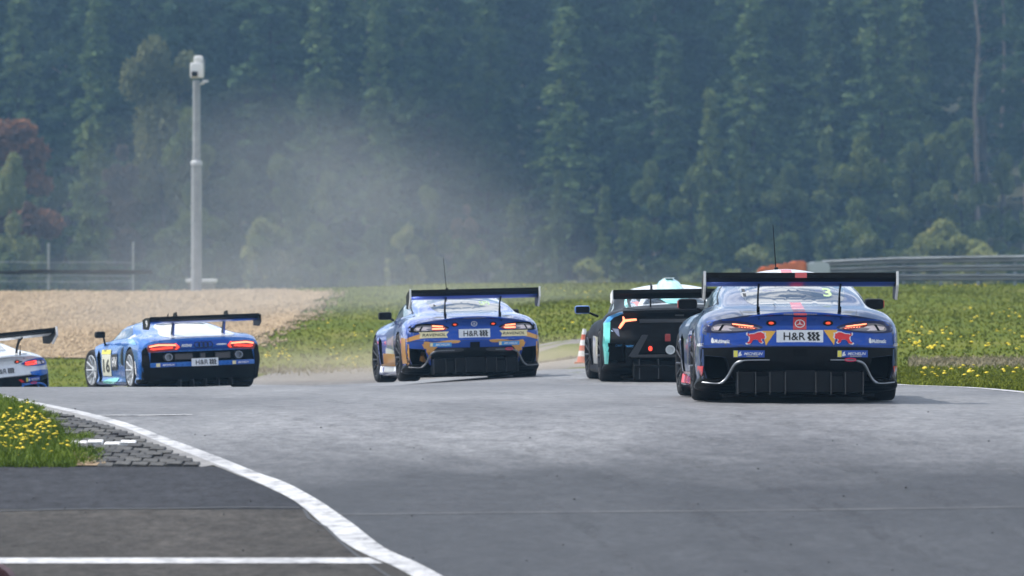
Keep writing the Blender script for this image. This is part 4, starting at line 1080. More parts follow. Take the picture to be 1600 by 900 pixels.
    for sg in (1, -1):
        c.poly('panel_gap', [(sg * .575, .905), (sg * .580, .905), (sg * .555, .85), (sg * .550, .85)], 'rear', .007, M_ink, step=.02)
        c.poly('panel_gap', [(sg * .10, .872 - .01), (sg * .11, .872 - .01), (sg * .11, .715), (sg * .10, .715)] if False else [(sg * .93, .685), (sg * .935, .685), (sg * .95, .555), (sg * .945, .555)], 'rear', .010, M_ink, step=.03)
    c.poly('rain_light', rect(-.07, .07, .455, .53), 'rear', .016, M_matt, thick=.01)
    g = G(); ry = [(.49 + .055 * math.cos(a), -.07 - .0 * a, .42 + .014 * math.sin(a)) for a in [k * math.pi / 8 for k in range(17)]]; g.tube(ry, .006, 6, False); g.obj('towing_loop', pbsdf('pink_red_strap', (.7, .03, .10), .5), root, 60)
    # wing
    w_ = wing(root, .935, .26, 1.165, -.11, 1.245, st.get('flap', M_black), st['under'])
    for sg in (1, -1):
        endplate(w_, sg * .945, [(.30, 1.02), (.30, 1.20), (.10, 1.25), (-.15, 1.285), (-.16, 1.15), (-.02, 1.07), (.10, 1.01)], M_black)
        g = G(); g.prism([(-.175, 1.29), (-.145, 1.29), (-.14, 1.16), (.0, 1.04), (.02, 1.02), (-.02, 1.01), (-.175, 1.15)], 'X', sg * .945 - .011, sg * .945 + .011); g.obj('end_plate_edge', st.get('plate_edge', M_cw), w_)
        g = G(); g.prism([(.24, .88), (.30, .88), (.24, 1.02), (.14, 1.15), (.02, 1.18), (.01, 1.15), (.11, 1.10), (.19, 1.0)], 'X', sg * .402 - .007, sg * .402 + .007); g.obj('wing_strut', M_black, w_)
        g = G(); g.tube([(sg * .402, .16, .84), (sg * .402, .13, .94)], [.018, .015], 8); g.tube([(sg * .402, .13, .94), (sg * .402, .11, 1.04)], [.006, .005], 6); g.tube([(sg * .402, .02, .82), (sg * .402, .15, .87)], .006, 6); g.obj('strut_damper', M_matt, w_, 50)
    if st.get('wing_mark'):
        g = G(); g.prism([(-.10, 1.215), (.0, 1.175), (.002, 1.172), (-.102, 1.211)], 'X', -.055, .055) if False else g.box((0, -.128, 1.251), (.115, .004, .052)); g.obj('wing_stripe', M_red, w_)
    rod(root, (-.07, 2.35, 1.25), (-.10, 2.42, 1.78), .007, 'antenna')
    G().box((-.075, 2.3, 1.31), (.04, .07, .07), bevel=.012).obj('antenna_foot', M_black, root)
    G().box((.24, 2.2, 1.29), (.04, .06, .03), bevel=.01).obj('roof_sensor', M_black, root)
    plate(c, st.get('plate_x', 0), .588, .46, .124, .014)
    # roof glare painted as a white panel
    if st.get('roof'): c.poly('roof_panel', smoothp([(-.42, 1.75), (0, 1.62), (.42, 1.75), (.45, 2.2), (.42, 2.6), (0, 2.68), (-.42, 2.6), (-.45, 2.2)], 3), 'top', .006, st['roof'], thick=.006)
    return root, c
def star(c, cx, cz, r, mat, off=.02):
    n = 20; V = []; F = []
    p, _ = c.ray('rear', cx, cz); g = G()
    for k in range(n):
        a, b = 2 * math.pi * k / n, 2 * math.pi * (k + 1) / n
        q = [(cx + rr * math.cos(t), p.y - off, cz + rr * math.sin(t) * .8) for rr, t in ((r, a), (r, b), (r * .82, b), (r * .82, a))]; g.bm.faces.new([g.bm.verts.new(v) for v in q])
    for a in (90, 210, 330):
        a = math.radians(a); d = Vector((math.cos(a), math.sin(a) * .8)); nrm = Vector((-math.sin(a), math.cos(a) * .8)) * r * .13
        q = [(-nrm), (d * r * .9), (nrm)]; g.bm.faces.new([g.bm.verts.new((cx + v.x, p.y - off - .001, cz + v.y)) for v in q])
    g.obj('star_emblem', mat, c.root)

def ground_rot(x, y, yaw, roll_extra=0., roll_abs=None):
    fx, fy = -math.sin(yaw), math.cos(yaw); rx, ry = math.cos(yaw), math.sin(yaw)
    pitch = math.atan2(Tz(x + fx * 3.6, y + fy * 3.6) - Tz(x + fx * .9, y + fy * .9), 2.7)
    roll = math.atan2(Tz(x - rx * .85 + fx * 1, y - ry * .85 + fy * 1) - Tz(x + rx * .85 + fx * 1, y + ry * .85 + fy * 1), 1.7) + roll_extra
    if roll_abs is not None: roll = roll_abs
    ax, ay = x + fx * .95, y + fy * .95
    M = Matrix.Rotation(yaw, 4, 'Z') @ Matrix.Rotation(pitch, 4, 'X') @ Matrix.Rotation(roll, 4, 'Y')
    return (x, y, Tz(ax, ay) - math.tan(pitch) * .95 + .008), M.to_euler()

# --- nearest car: navy with red stripe
Y1 = 50.3; X1 = px_at(1250, Y1)
loc, rot = ground_rot(X1, Y1, math.radians(1.0))
r1, c1 = make_amg('race_car', loc, rot, dict(label='nearest race car, navy blue with a red centre stripe and red bull stickers', group='race cars', paint=M_navy, rear_paint=M_blue, under=M_blue, recess=M_deep, blade=M_navy, blade_mark=True, skirt=M_red, mirror_edge=True, wing_mark=True, flank=None, lip=M_blue, roof=M_white,
    bars=[[(.45, .752), (.66, .778), (.66, .766), (.47, .743)], [(.44, .731), (.60, .745), (.60, .741), (.44, .727)]], bar_mat=M_lampo))
c1.poly('centre_stripe', [(-.065, .716), (.065, .716), (.065, .838), (-.065, .838)], 'rear', .016, M_red, thick=.006)
c1.poly('centre_stripe', rect(-.062, .062, .874, .945), 'rear', .012, M_red, step=.02, thick=.006)
G().box((0, -.004, .868), (.128, .075, .022), bevel=.006).obj('lip_stripe', M_red, r1)
c1.poly('centre_stripe', [(-.06, .12), (.06, .12), (.055, .64), (-.055, .64)], 'top', .006, M_red, thick=.004)
c1.poly('roof_stripe', [(-.055, 1.6), (.055, 1.6), (.055, 2.7), (-.055, 2.7)], 'top', .008, M_red, thick=.004)
star(c1, 0, .775, .05, M_wht, .03)
for sg in (1, -1):
    c1.poly('amber_triangle', [(sg * .235, .713), (sg * .37, .713), (sg * .335, .565)] if sg > 0 else [(-.37, .703), (-.235, .703), (-.335, .56)], 'rear', .008, M_yel, thick=.004)
    cx, cz, wx, hz = sg * .43, .634, .185, .115
    for sc, of, mt in ((1.16, .012, M_wht), (1.0, .016, M_rdp)):
        bl = [(cx - sg * u * wx * sc * -1 * -1 if False else cx + (-sg) * u * wx * sc, cz + v * hz * sc) for u, v in BULL]
        c1.poly('bull_emblem', bl if sg < 0 else bl[::-1], 'rear', of, mt, thick=.003)
    c1.text('sponsor_lettering', 'Multimatic', sg * .775 + .015, .602, .145, .04, 'rear', .010, M_wht, .1, .03)
    c1.poly('sponsor_emblem', smoothp([(sg * .775 - .088, .585), (sg * .775 - .088, .625), (sg * .775 - .075, .635), (sg * .775 - .062, .61), (sg * .775 - .062, .585)], 2), 'rear', .0105, M_wht)
    michelin(c1, sg * .51 + .01, .478)
    c1.text('sponsor_lettering', 'ARAX', sg * .965, .565, .06, .032, 'rear', .008, M_wht, .2, .03)
c1.text('race_number', '3', .345, 1.085, .085, .085, 'rear', .011, M_grn, 0, .02)
c1.poly('window_sticker', rect(-.50, -.47, 1.09, 1.12), 'rear', .011, M_ink); c1.poly('window_sticker', rect(-.50, -.47, 1.045, 1.075), 'rear', .011, M_ink)

# --- gold and blue car in the middle
Y2 = 74.2; X2 = px_at(743.5, Y2)
loc, rot = ground_rot(X2, Y2, math.radians(8.5), roll_abs=math.radians(-1.3))
zone2 = [(.40, .715), (.44, .76), (.60, .780), (.60, .70), (.48, .700)]
r2, c2 = make_amg('race_car', loc, rot, dict(label='blue, lilac and gold race car with lit brake lamps in the middle of the track', group='race cars', paint=M_lilac, rear_paint=M_blue, under=M_blue, recess=M_matt, blade=M_gold, skirt=M_white, duct=M_gold, apron=M_blue, trim=pbsdf('dull_grey_trim', (.16, .165, .18), .4), flank=M_gold, flank2=M_gold, lip=M_blue, roof=M_white, dots=False, redzone=zone2,
    bars=[[(.45, .765), (.61, .778), (.61, .757), (.46, .748)], [(.43, .735), (.61, .737), (.61, .716), (.45, .716)]]))
r2.scale = (1, 1, 1.03)
star(c2, 0, .785, .045, M_wht, .02)
for sg in (1, -1):
    f = (lambda p: p) if sg > 0 else mir
    c2.poly('gold_flash', f(smoothp([(.66, .69), (.78, .66), (.88, .63), (.965, .60), (.965, .555), (.84, .58), (.70, .615)], 3)), 'rear', .008, M_gold, thick=.003)
    c2.poly('gold_flash', f(smoothp([(.22, .555), (.40, .56), (.58, .535), (.72, .55), (.72, .50), (.58, .49), (.40, .515), (.25, .52)], 3)), 'rear', .011, M_gold, thick=.003)
    c2.poly('sticker', f([(.37, .685), (.80, .685), (.78, .655), (.79, .600), (.39, .600), (.41, .64)]), 'rear', .011, M_crm, thick=.004)
    c2.text('sticker_lettering', 'RAVENOL', sg * .585, .642, .33, .04, 'rear', .015, M_ink, .15, .01)
    c2.poly('sticker', rect(sg * .50 - .15, sg * .50 + .16, .475, .53), 'rear', .015, M_bright, thick=.004)
    c2.poly('sticker_edge', rect(sg * .50 - .145, sg * .50 - .11, .48, .525), 'rear', .018, M_crm)
    c2.text('sticker_lettering', 'MICHELIN', sg * .50 + .03, .502, .2, .028, 'rear', .018, M_wht, .3, .02)
c2.poly('lower_apron_black', [(-.66, .455), (.66, .455), (.63, .25), (.63, .215), (-.63, .215), (-.63, .25)], 'rear', .010, M_black, step=.05, thick=.004)
for sg in (1, -1): c2.poly('exhaust_frame', smoothp([(sg * .56, .44), (sg * .20, .445), (sg * .20, .40), (sg * .53, .39)], 3), 'rear', .013, M_grey)
c2.text('race_number', 'SP9', .30, 1.09, .16, .06, 'rear', .011, M_grn, 0, .01)
c2.poly('window_sticker', rect(-.46, -.43, 1.06, 1.085), 'rear', .011, M_ink)
c2.poly('door_mark', [(1.7, .45), (2.7, .5), (2.7, .30), (1.7, .28)], 'left', .005, M_white, step=.1)

# --- white and blue car cut off by the left edge
Y5 = 82.5; X5 = px_at(12, Y5)
loc, rot = ground_rot(X5, Y5, math.radians(36), math.radians(-1))
r5, c5 = make_amg('race_car', loc, rot, dict(label='white race car with blue lower edges, cut off by the left edge', group='race cars', paint=M_white, under=M_white, recess=M_mbl, blade=M_sky, skirt=M_sky, trim=M_sky, dots=False, redzone=zone2, flap=M_black,
    bars=[[(.42, .758), (.66, .772), (.66, .748), (.44, .742)], [(.42, .730), (.66, .732), (.66, .710), (.45, .708)]], bar_mat=M_lamp))
for sg in (1, -1):
    f = (lambda p: p) if sg > 0 else mir
    c5.poly('blue_flash', f([(.50, .60), (.75, .61), (.965, .60), (.965, .53), (.72, .515), (.52, .545)]), 'rear', .010, M_sky, thick=.004)
    michelin(c5, sg * .55, .475)
    c5.poly('red_arrow', [(sg * .55 - .30, .49), (sg * .55 - .24, .49), (sg * .55 - .18, .44), (sg * .55 - .24, .44)], 'rear', .012, M_rdp)
    g = G(); g.tube([(sg * x, -.055, z) for x, z in dense([(.30, .40), (.58, .405), (.70, .36), (.72, .28), (.66, .20), (.30, .19), (.27, .25), (.27, .35), (.30, .40)], 3)], .018, 8, False); g.obj('exhaust_surround', M_sky, r5, 60)
c5.text('sponsor_lettering', 'MANN', -.38, .64, .24, .05, 'rear', .010, M_mbl, 0, .01)
c5.poly('badge', rect(.27, .38, .765, .785), 'rear', .012, M_ink)

# --- black, white and turquoise car behind the nearest one
LAM = [(0, B(.20, .80, (.93, .27), (.98, .50), (.975, .72), (.91, .86), (.74, .925), (.45, .945), (0, .95))),
       (.30, B(.17, .90, (.98, .25), (1.0, .5), (.995, .74), (.93, .89), (.74, .955), (.5, .975), (0, .985))),
       (.8, B(.09, .92, (.99, .25), (1.01, .5), (.99, .75), (.91, .90), (.74, .955), (.52, 1.02), (0, 1.06))),
       (1.4, B(.09, .90, (.97, .25), (.99, .5), (.97, .72), (.90, .86), (.76, .93), (.58, 1.07), (0, 1.15))),
       (2.0, B(.09, .88, (.94, .25), (.955, .5), (.94, .70), (.89, .82), (.80, .90), (.64, 1.17), (0, 1.285))),
       (2.5, B(.09, .88, (.95, .25), (.955, .5), (.94, .69), (.89, .80), (.80, .87), (.64, 1.14), (0, 1.28))),
       (3.1, B(.09, .90, (.98, .25), (1.0, .5), (.98, .68), (.91, .79), (.78, .84), (.58, .95), (0, 1.06))),
       (3.6, B(.09, .92, (1.0, .25), (1.02, .42), (1.0, .62), (.92, .74), (.75, .77), (.5, .80), (0, .82))),
       (4.1, B(.09, .90, (.98, .2), (1.0, .33), (.96, .47), (.88, .56), (.7, .6), (.45, .62), (0, .62))),
       (4.5, B(.10, .72, (.80, .16), (.82, .22), (.78, .28), (.7, .34), (.5, .37), (.3, .38), (0, .39)))]
def lam_prof(x, z):
    return .26 * x ** 4 + float(np.interp(z, [.15, .21, .38, .56, .72, .86, .95], [.22, .14, .03, .0, .08, .12, .03]))
Y3 = 67.2; X3 = px_at(1064, Y3)
loc, rot = ground_rot(X3, Y3, math.radians(2.6), math.radians(-.8))
r3 = empty('race_car', loc, rot, label='black-tailed race car with white roof and turquoise trim, half hidden behind the nearest car', cat='race car', group='race cars')
bm = loft_body(LAM, lam_prof, lambda x, z: .5 * x ** 3); cuts = wells(.92, 3.58)
for sg in (1, -1):
    g = G(); g.prism([(sg * .70, .26), (sg * .92, .26), (sg * .93, .52), (sg * .72, .50)], 'Y', -.4, .5); cuts.append((g.bm, M_matt))
    g = G(); g.prism([(1.40, .22), (1.75, .25), (1.80, .62), (1.50, .70)], 'X', sg * .80, sg * 1.3); cuts.append((g.bm, M_matt))
    g = G(); g.prism([(2.95, .2), (3.12, .2), (3.2, .56), (3.0, .56)], 'X', sg * .80, sg * 1.3); cuts.append((g.bm, M_matt))
me = boolean_cut(bm, cuts, [M_black], 'body'); link('body', me, M_black, r3); c3 = Car(me, r3)
c3.poly('rear_fascia', [(-.955, .70), (-.90, .835), (-.74, .915), (-.45, .938), (0, .945), (.45, .938), (.74, .915), (.90, .835), (.955, .70), (.96, .5), (.93, .3), (.85, .2), (-.85, .2), (-.93, .3), (-.96, .5)], 'rear', .004, M_black, step=.02, thick=.004)
c3.poly('deck_panel', [(-.55, .13), (.55, .13), (.72, .42), (.60, .50), (-.60, .50), (-.72, .42)], 'top', .006, M_black, step=.06, thick=.006)
G().box((0, .02, .925), (1.5, .05, .03), bevel=.008).obj('duck_tail', M_black, r3)
c3.poly('engine_cover', [(-.52, .50), (.52, .50), (.40, 1.45), (-.40, 1.45)], 'top', .008, M_white, step=.06, thick=.006)
for sg in (1, -1):
    for k in range(4):
        y0 = .62 + .13 * k; c3.poly('louvre', [(sg * .13, y0), (sg * (.44 - .02 * k), y0 - .03), (sg * (.44 - .02 * k), y0 + .045), (sg * .13, y0 + .075)], 'top', .016, M_matt, step=.05)
c3.poly('turquoise_panel', smoothp([(-.10, .52), (.10, .52), (.17, .8), (.20, 1.2), (.10, 1.45), (-.10, 1.45), (-.20, 1.2), (-.17, .8)], 2), 'top', .018, M_teal, thick=.008)
# roof scoop
g = G(); prev = None
c3.poly('roof_panel', smoothp([(-.50, 1.50), (0, 1.46), (.50, 1.50), (.58, 2.0), (.52, 2.6), (0, 2.7), (-.52, 2.6), (-.58, 2.0)], 3), 'top', .007, M_white, step=.06, thick=.006)
for k in range(13):
    t = k / 12; y = .95 + 1.35 * t; w0 = .09 + .10 * math.sin(math.pi * min(1, t * .75 + .12)); zt = 1.10 + .27 * math.sin(math.pi / 2 * min(1, t * 1.35)); zb = 1.02 + .2 * t
    ring = [g.bm.verts.new((w0 * math.cos(a) * (1.25 if j in (0, 8) else 1.), y, zb + (zt - zb) * max(0, math.sin(a)) ** .7)) for j, a in enumerate([math.pi * q / 8 for q in range(9)])]
    if prev:
        for a, b, cc, d in zip(prev, prev[1:], ring[1:], ring): g.bm.faces.new((a, b, cc, d))
    else: g.bm.faces.new(ring)
    prev = ring
g.bm.faces.new(prev[::-1]); sc_ = g.obj('roof_scoop', pbsdf('pale_turquoise_white', (.42, .74, .74), .35, coat=.8), r3, 50)
G().box((0, 1.95, 1.366), (.12, .6, .012), bevel=.004).obj('scoop_ridge', M_white, sc_, 40)
for sg in (1, -1):
    f = (lambda p: p) if sg > 0 else mir
    vw = 'right' if sg > 0 else 'left'
    c3.poly('side_window', smoothp([(1.75, .99), (2.2, 1.11), (2.6, 1.08), (2.95, .95), (3.0, .88), (2.2, .90), (1.8, .93)], 3), vw, .004, M_glass, step=.06, thick=.006)
    c3.poly('quarter_window', [(sg * .44, 1.00), (sg * .60, .985), (sg * .565, 1.07), (sg * .50, 1.12)], 'rear', .010, M_glass, thick=.004)
    c3.poly('pillar_stripe', [(sg * .60, .98), (sg * .63, .975), (sg * .58, 1.10), (sg * .55, 1.11)], 'rear', .013, M_black, thick=.004)
    c3.poly('window_edging', [(sg * .63, .975), (sg * .67, .97), (sg * .62, 1.085), (sg * .59, 1.10)], 'rear', .012, M_teal)
    c3.poly('shoulder_flash', f([(.70, .935), (.78, .925), (.93, .86), (1.0, .76), (.965, .74), (.86, .85), (.74, .90)]), 'rear', .016, M_bright, step=.02, thick=.004)
    c3.poly('turquoise_edge', f([(.90, .80), (.985, .78), (1.0, .5), (.975, .24), (.935, .24), (.92, .5)]), 'rear', .020, M_teal, step=.02, thick=.01)
    def onr(x, z): return (sg * x, c3.ray('rear', sg * x, z)[0].y - .022, z)
    g = G(); g.tube([onr(.79, .712), onr(.76, .755), onr(.722, .808)], [.014, .019, .018], 8); lam = g.obj('tail_lamp', M_lampo, r3, 60)
    g = G(); g.tube([onr(.722, .808), onr(.66, .815), onr(.565, .822)], [.018, .016, .013], 8); g.obj('lamp_bar', M_lampo, lam, 60)
    g = G(); g.tube([onr(.722, .808), onr(.738, .862)], [.018, .008], 8); g.obj('lamp_bar', M_lampo, lam, 60)
    c3.poly('front_wing_panel', [(.80, 3.3), (1.0, 3.2), (1.01, 3.9), (.78, 3.9)] if sg > 0 else [(-.78, 3.9), (-1.01, 3.9), (-1.0, 3.2), (-.80, 3.3)], 'top', .006, M_bright, step=.08)
    c3.poly('pale_sill', [(1.9, .22), (2.8, .22), (2.8, .60), (2.0, .58)], vw, .006, M_white, step=.1)
    c3.poly('light_blue_mark', f([(.80, .70), (.88, .71), (.82, .62), (.79, .60)]), 'rear', .010, pbsdf('slate_violet', (.12, .14, .22), .3))
    c3.text('sponsor_lettering', 'OMP racing', sg * .72, .475, .21, .045, 'rear', .016, M_bright, .2, .02)
    g = G(); g.prism([(sg * .42, .62), (sg * .50, .62), (sg * .68, .34), (sg * .58, .33)], 'Y', -.03, .06); g.obj('diffuser_strake', M_grey, r3)
    G().box((sg * .17, -.04, .58), (.075, .03, .10), bevel=.01).obj('rain_light', M_lensr, r3)
    g = G(); g.lathe([(.04, -.02), (.04, .02)], (0, 0, 0), 'Z', 14)
    for v in g.bm.verts: v.co = Vector((sg * .40 + v.co.x * .6, -.05 + v.co.z, .44 + v.co.y * .8))
    g.obj('rear_marker_light', M_lamp if sg < 0 else M_lensr, r3)
    mirror_(r3, sg * 1.12, 2.78, .955, .21, .115, M_sky, sg, True, (sg * .9, 2.85, .86))
    wheel(r3, sg * .855, .92, .345, .33, M_rimd, sg); wheel(r3, sg * .865, 3.58, .335, .31, M_rimd, sg, .06)
    c3.poly('side_skirt', [(1.35, .10), (3.1, .10), (3.1, .20), (1.35, .20)], vw, .012, M_black, step=.15, thick=.01)
    for x in (.30, .55): G().box((sg * x, .1, .17), (.012, .42, .26)).obj('diffuser_fin', M_grey, r3)
g = G(); g.lathe([(.060, -.03), (.060, .05), (.045, .05), (.04, -.02)], (0, 0, 0), 'Z', 20)
for v in g.bm.verts: v.co = Vector((-.14 + v.co.x, -.05 - v.co.z, .42 + v.co.y))
g.obj('exhaust_pipe', pbsdf('pale_metal', (.6, .63, .65), .4, .5), r3, 50)
for x, z, wd, hg in ((0, .80, 1.05, .05), (0, .34, 1.3, .04)):
    G().box((x, .0 + (.10 if z > .7 else .02), z), (wd, .05, hg), bevel=.008).obj('rear_crossbar', M_grey, r3)
G().box((0, .9, .065), (1.5, 1.6, .03)).obj('flat_floor', M_matt, r3)
c3.poly('badge', rect(-.06, .06, .86, .88), 'rear', .014, M_chrome); c3.poly('window_net', [(-.56, 1.05), (-.50, 1.09), (-.46, 1.04), (-.52, 1.0)], 'rear', .014, pbsdf('coral_print', (.6, .2, .2), .5))
G().box((0, .15, .18), (1.25, .5, .22), rx=.25, bevel=.02).obj('diffuser', M_black, r3)
w3 = wing(r3, .885, .24, 1.12, -.10, 1.185, M_black, M_black)
for sg in (1, -1):
    endplate(w3, sg * .89, [(.28, 1.05), (.28, 1.16), (-.12, 1.215), (-.13, 1.08), (.05, 1.03)], M_cw)
    g = G(); g.prism([(.35, .93), (.45, .93), (.40, 1.12), (.25, 1.30), (.05, 1.26), (.04, 1.20), (.20, 1.22), (.30, 1.1)], 'X', sg * .36 - .008, sg * .36 + .008); g.obj('wing_strut', M_black, w3)

# --- blue car on the left with lit lamps
AUD = [(0, B(.16, .84, (.94, .24), (.975, .48), (.96, .66), (.90, .77), (.72, .815), (.40, .832), (0, .838))),
       (.3, B(.14, .90, (.985, .25), (1.0, .5), (.99, .71), (.92, .83), (.76, .865), (.5, .878), (0, .885))),
       (.9, B(.09, .92, (.99, .25), (1.0, .5), (.985, .73), (.90, .87), (.76, .895), (.52, .955), (0, .99))),
       (1.5, B(.09, .88, (.96, .25), (.98, .5), (.955, .71), (.88, .84), (.77, .90), (.56, 1.03), (0, 1.105))),
       (2.05, B(.09, .88, (.93, .25), (.95, .5), (.93, .69), (.88, .80), (.80, .87), (.61, 1.06), (0, 1.175))),
       (2.5, B(.09, .88, (.94, .25), (.95, .5), (.93, .68), (.88, .79), (.80, .85), (.62, 1.05), (0, 1.165))),
       (3.05, B(.09, .90, (.97, .25), (.985, .5), (.97, .67), (.90, .78), (.78, .82), (.57, .92), (0, 1.00))),
       (3.55, B(.09, .92, (.99, .25), (1.01, .42), (.99, .64), (.90, .75), (.74, .77), (.5, .79), (0, .80))),
       (4.1, B(.09, .90, (.97, .2), (.99, .35), (.96, .52), (.87, .63), (.7, .66), (.45, .67), (0, .67))),
       (4.5, B(.10, .75, (.82, .18), (.84, .28), (.80, .38), (.7, .45), (.5, .48), (.3, .49), (0, .49)))]
def aud_prof(x, z): return .24 * x ** 4 + float(np.interp(z, [.1, .2, .38, .48, .62, .70, .84], [.16, .06, .0, .0, .05, .02, .05]))
Y4 = 82.0; X4 = px_at(321, Y4)
loc, rot = ground_rot(X4, Y4, math.radians(18), roll_abs=math.radians(-2.0))
r4 = empty('race_car', loc, rot, label='bright blue race car with glowing red tail lamps and white wheels on the left', cat='race car', group='race cars')
bm = loft_body(AUD, aud_prof, lambda x, z: .5 * x ** 3); cuts = wells(.95, 3.60, .385, .385)
for sg in (1, -1):
    g = G(); g.prism([(2.98, .16), (3.15, .16), (3.22, .55), (3.16, .68), (3.02, .62)], 'X', sg * .80, sg * 1.3); cuts.append((g.bm, M_matt))
g = G(); g.prism([(-.86, .46), (.86, .46), (.84, .625), (-.84, .625)], 'Y', -.4, .22); cuts.append((g.bm, M_matt))
me = boolean_cut(bm, cuts, [M_sky], 'body'); me.materials.append(M_black); lower_black(me, .56, .20); link('body', me, M_sky, r4); c4 = Car(me, r4)
c4.poly('engine_cover', smoothp([(-.50, .16), (0, .13), (.50, .16), (.60, .5), (.50, 1.0), (.40, 1.55), (-.40, 1.55), (-.50, 1.0), (-.60, .5)], 2), 'top', .008, M_white, step=.08, thick=.008)  # white here paints the glare on the azure tail
c4.poly('roof_panel', smoothp([(-.45, 1.62), (0, 1.6), (.45, 1.62), (.5, 2.2), (.42, 2.62), (0, 2.7), (-.42, 2.62), (-.5, 2.2)], 2), 'top', .008, M_white, step=.08, thick=.006)  # glare on the azure roof, painted as a white panel
c4.poly('rear_window', smoothp([(-.33, 1.30), (0, 1.27), (.33, 1.30), (.40, 1.56), (0, 1.6), (-.40, 1.56)], 2), 'top', .018, M_glass, thick=.006)
c4.poly('lower_diffuser', [(-.93, .385), (.93, .385), (.93, .17), (-.93, .17)], 'rear', .010, M_black, step=.06, thick=.01)
c4.poly('blue_crossbar', [(-.90, .455), (.90, .455), (.90, .390), (-.90, .390)], 'rear', .012, M_sky, step=.06, thick=.012)
c4.poly('tail_panel', [(-.42, .80), (.42, .80), (.46, .65), (-.46, .65)], 'rear', .006, M_blue, step=.06, thick=.004)
for sg in (1, -1):
    f = (lambda p: p) if sg > 0 else mir; vw = 'right' if sg > 0 else 'left'
    c4.poly('corner_vent', f([(.91, .72), (.965, .66), (.98, .45), (.96, .12), (.86, .12), (.87, .60)]), 'rear', .018, M_matt, step=.025, thick=.01)
    lm = c4.poly('tail_lamp', f([(.42, .65), (.86, .625), (.90, .665), (.88, .745), (.74, .775), (.46, .765), (.38, .70)]), 'rear', .014, M_lensr, step=.04, thick=.01)
    c4.poly('lamp_bar', f([(.46, .745), (.73, .755), (.86, .73), (.86, .71), (.73, .732), (.45, .722)]), 'rear', .020, M_lampo, step=.04, thick=.008, parent=lm)
    c4.poly('lamp_bar', f([(.50, .685), (.80, .665), (.85, .675), (.84, .69), (.52, .705)]), 'rear', .020, M_lamp, step=.04, thick=.008, parent=lm)
    c4.poly('lamp_bar', f([(.40, .70), (.45, .76), (.47, .755), (.44, .70), (.47, .665), (.44, .665)]), 'rear', .020, M_lamp, step=.04, thick=.008, parent=lm)
    g = G(); g.lathe([(.06, -.02), (.06, .1), (.045, .1), (.045, -.015)], (0, 0, 0), 'Z', 18)
    for v in g.bm.verts: v.co = Vector((sg * .58 + v.co.x * 1.1, .03 - v.co.z + .08, .545 + v.co.y))
    g.obj('exhaust_pipe', M_chrome, r4, 50)
    c4.poly('sticker', rect(sg * .62 - .16, sg * .62 + .14, .395, .45), 'rear', .028, M_mbl, thick=.003)
    c4.poly('sticker_edge', rect(sg * .62 - .16, sg * .62 - .10, .395, .45), 'rear', .031, M_crm)
    c4.text('sticker_lettering', 'MICHELIN', sg * .62 + .03, .422, .19, .03, 'rear', .032, M_wht, .3, .02)
    c4.poly('side_window', smoothp([(1.70, .93), (2.0, 1.03), (2.4, 1.075), (2.75, 1.02), (3.1, .87), (2.9, .83), (2.3, .85), (1.78, .875)], 3), vw, .005, M_glass, step=.06, thick=.006)
    c4.poly('side_intake', [(1.42, .42), (1.62, .45), (1.66, .68), (1.50, .74)], vw, .006, M_black, step=.06)
    c4.poly('haunch_highlight', smoothp([(.5, .76), (.8, .83), (1.15, .86), (1.4, .86), (1.2, .80), (.9, .77)], 2), vw, .006, M_bright, step=.06)  # highlight along the haunch painted in paler azure
    c4.text('sponsor_lettering', 'Pirtek', 1.35, .885, .42, .07, vw, .012, M_wht, .2, .02)
    c4.poly('number_panel', [(2.42, .25), (2.92, .25), (2.92, .68), (2.42, .68)], vw, .010, pbsdf('pale_number_ground', (.62, .62, .50), .4), step=.1, thick=.004)
    c4.poly('number_panel_band', [(2.42, .61), (2.92, .61), (2.92, .68), (2.42, .68)], vw, .014, M_lem, step=.1)
    c4.text('race_number', '16', 2.67, .42, .36, .22, vw, .015, M_ink, 0, .02)
    c4.poly('black_panel', [(1.95, .36), (2.36, .34), (2.36, .60), (1.95, .62)], vw, .010, M_ink, step=.1)
    c4.text('sponsor_lettering', 'HV', 2.15, .48, .34, .16, vw, .014, M_wht, 0, .03)
    c4.poly('swoosh_mark', smoothp([(1.9, .22), (2.6, .20), (2.9, .14), (2.2, .13)], 2), vw, .010, M_teal, step=.1)
    c4.poly('fender_mark', smoothp([(.50, .28), (.56, .30), (.57, .50), (.50, .44)], 2), vw, .010, M_wht)
    mirror_(r4, sg * 1.02, 2.85, .93, .17, .11, M_black, sg, True, (sg * .92, 2.9, .74))
    wheel(r4, sg * .845, .95, .350, .325, M_rim, sg, 0, 10); wheel(r4, sg * .865, 3.60, .345, .31, M_rim, sg, .12, 10)
    c4.poly('side_skirt', [(1.35, .09), (3.15, .09), (3.15, .16), (1.35, .15)], vw, .012, M_black, step=.15, thick=.01)
# four rings and tail lettering
g = G(); p, _ = c4.ray('rear', 0, .72)
for k in range(4):
    cx = -.105 + .07 * k; ring = [(cx + .045 * math.cos(a), p.y - .015, .725 + .045 * math.sin(a)) for a in [2 * math.pi * j / 18 for j in range(19)]]; g.tube(ring, .0065, 5, False)
g.obj('ring_emblem', M_ink, r4, 60)
c4.text('sponsor_lettering', 'mtvo', -.28, .725, .17, .055, 'rear', .014, M_wht, .3, .03)
c4.text('sponsor_lettering', 'alpina', .29, .725, .17, .045, 'rear', .014, M_bright, .3, .0) if False else c4.poly('sponsor_mark', smoothp([(.20, .72), (.26, .735), (.38, .73), (.36, .715), (.26, .712)], 2), 'rear', .014, M_wht)
for x in (-.42, -.21, 0, .21, .42): G().box((x, .05, .12), (.012, .3, .12)).obj('diffuser_fin', M_grey, r4)
plate(c4, 0, .385, .44, .125, .035)
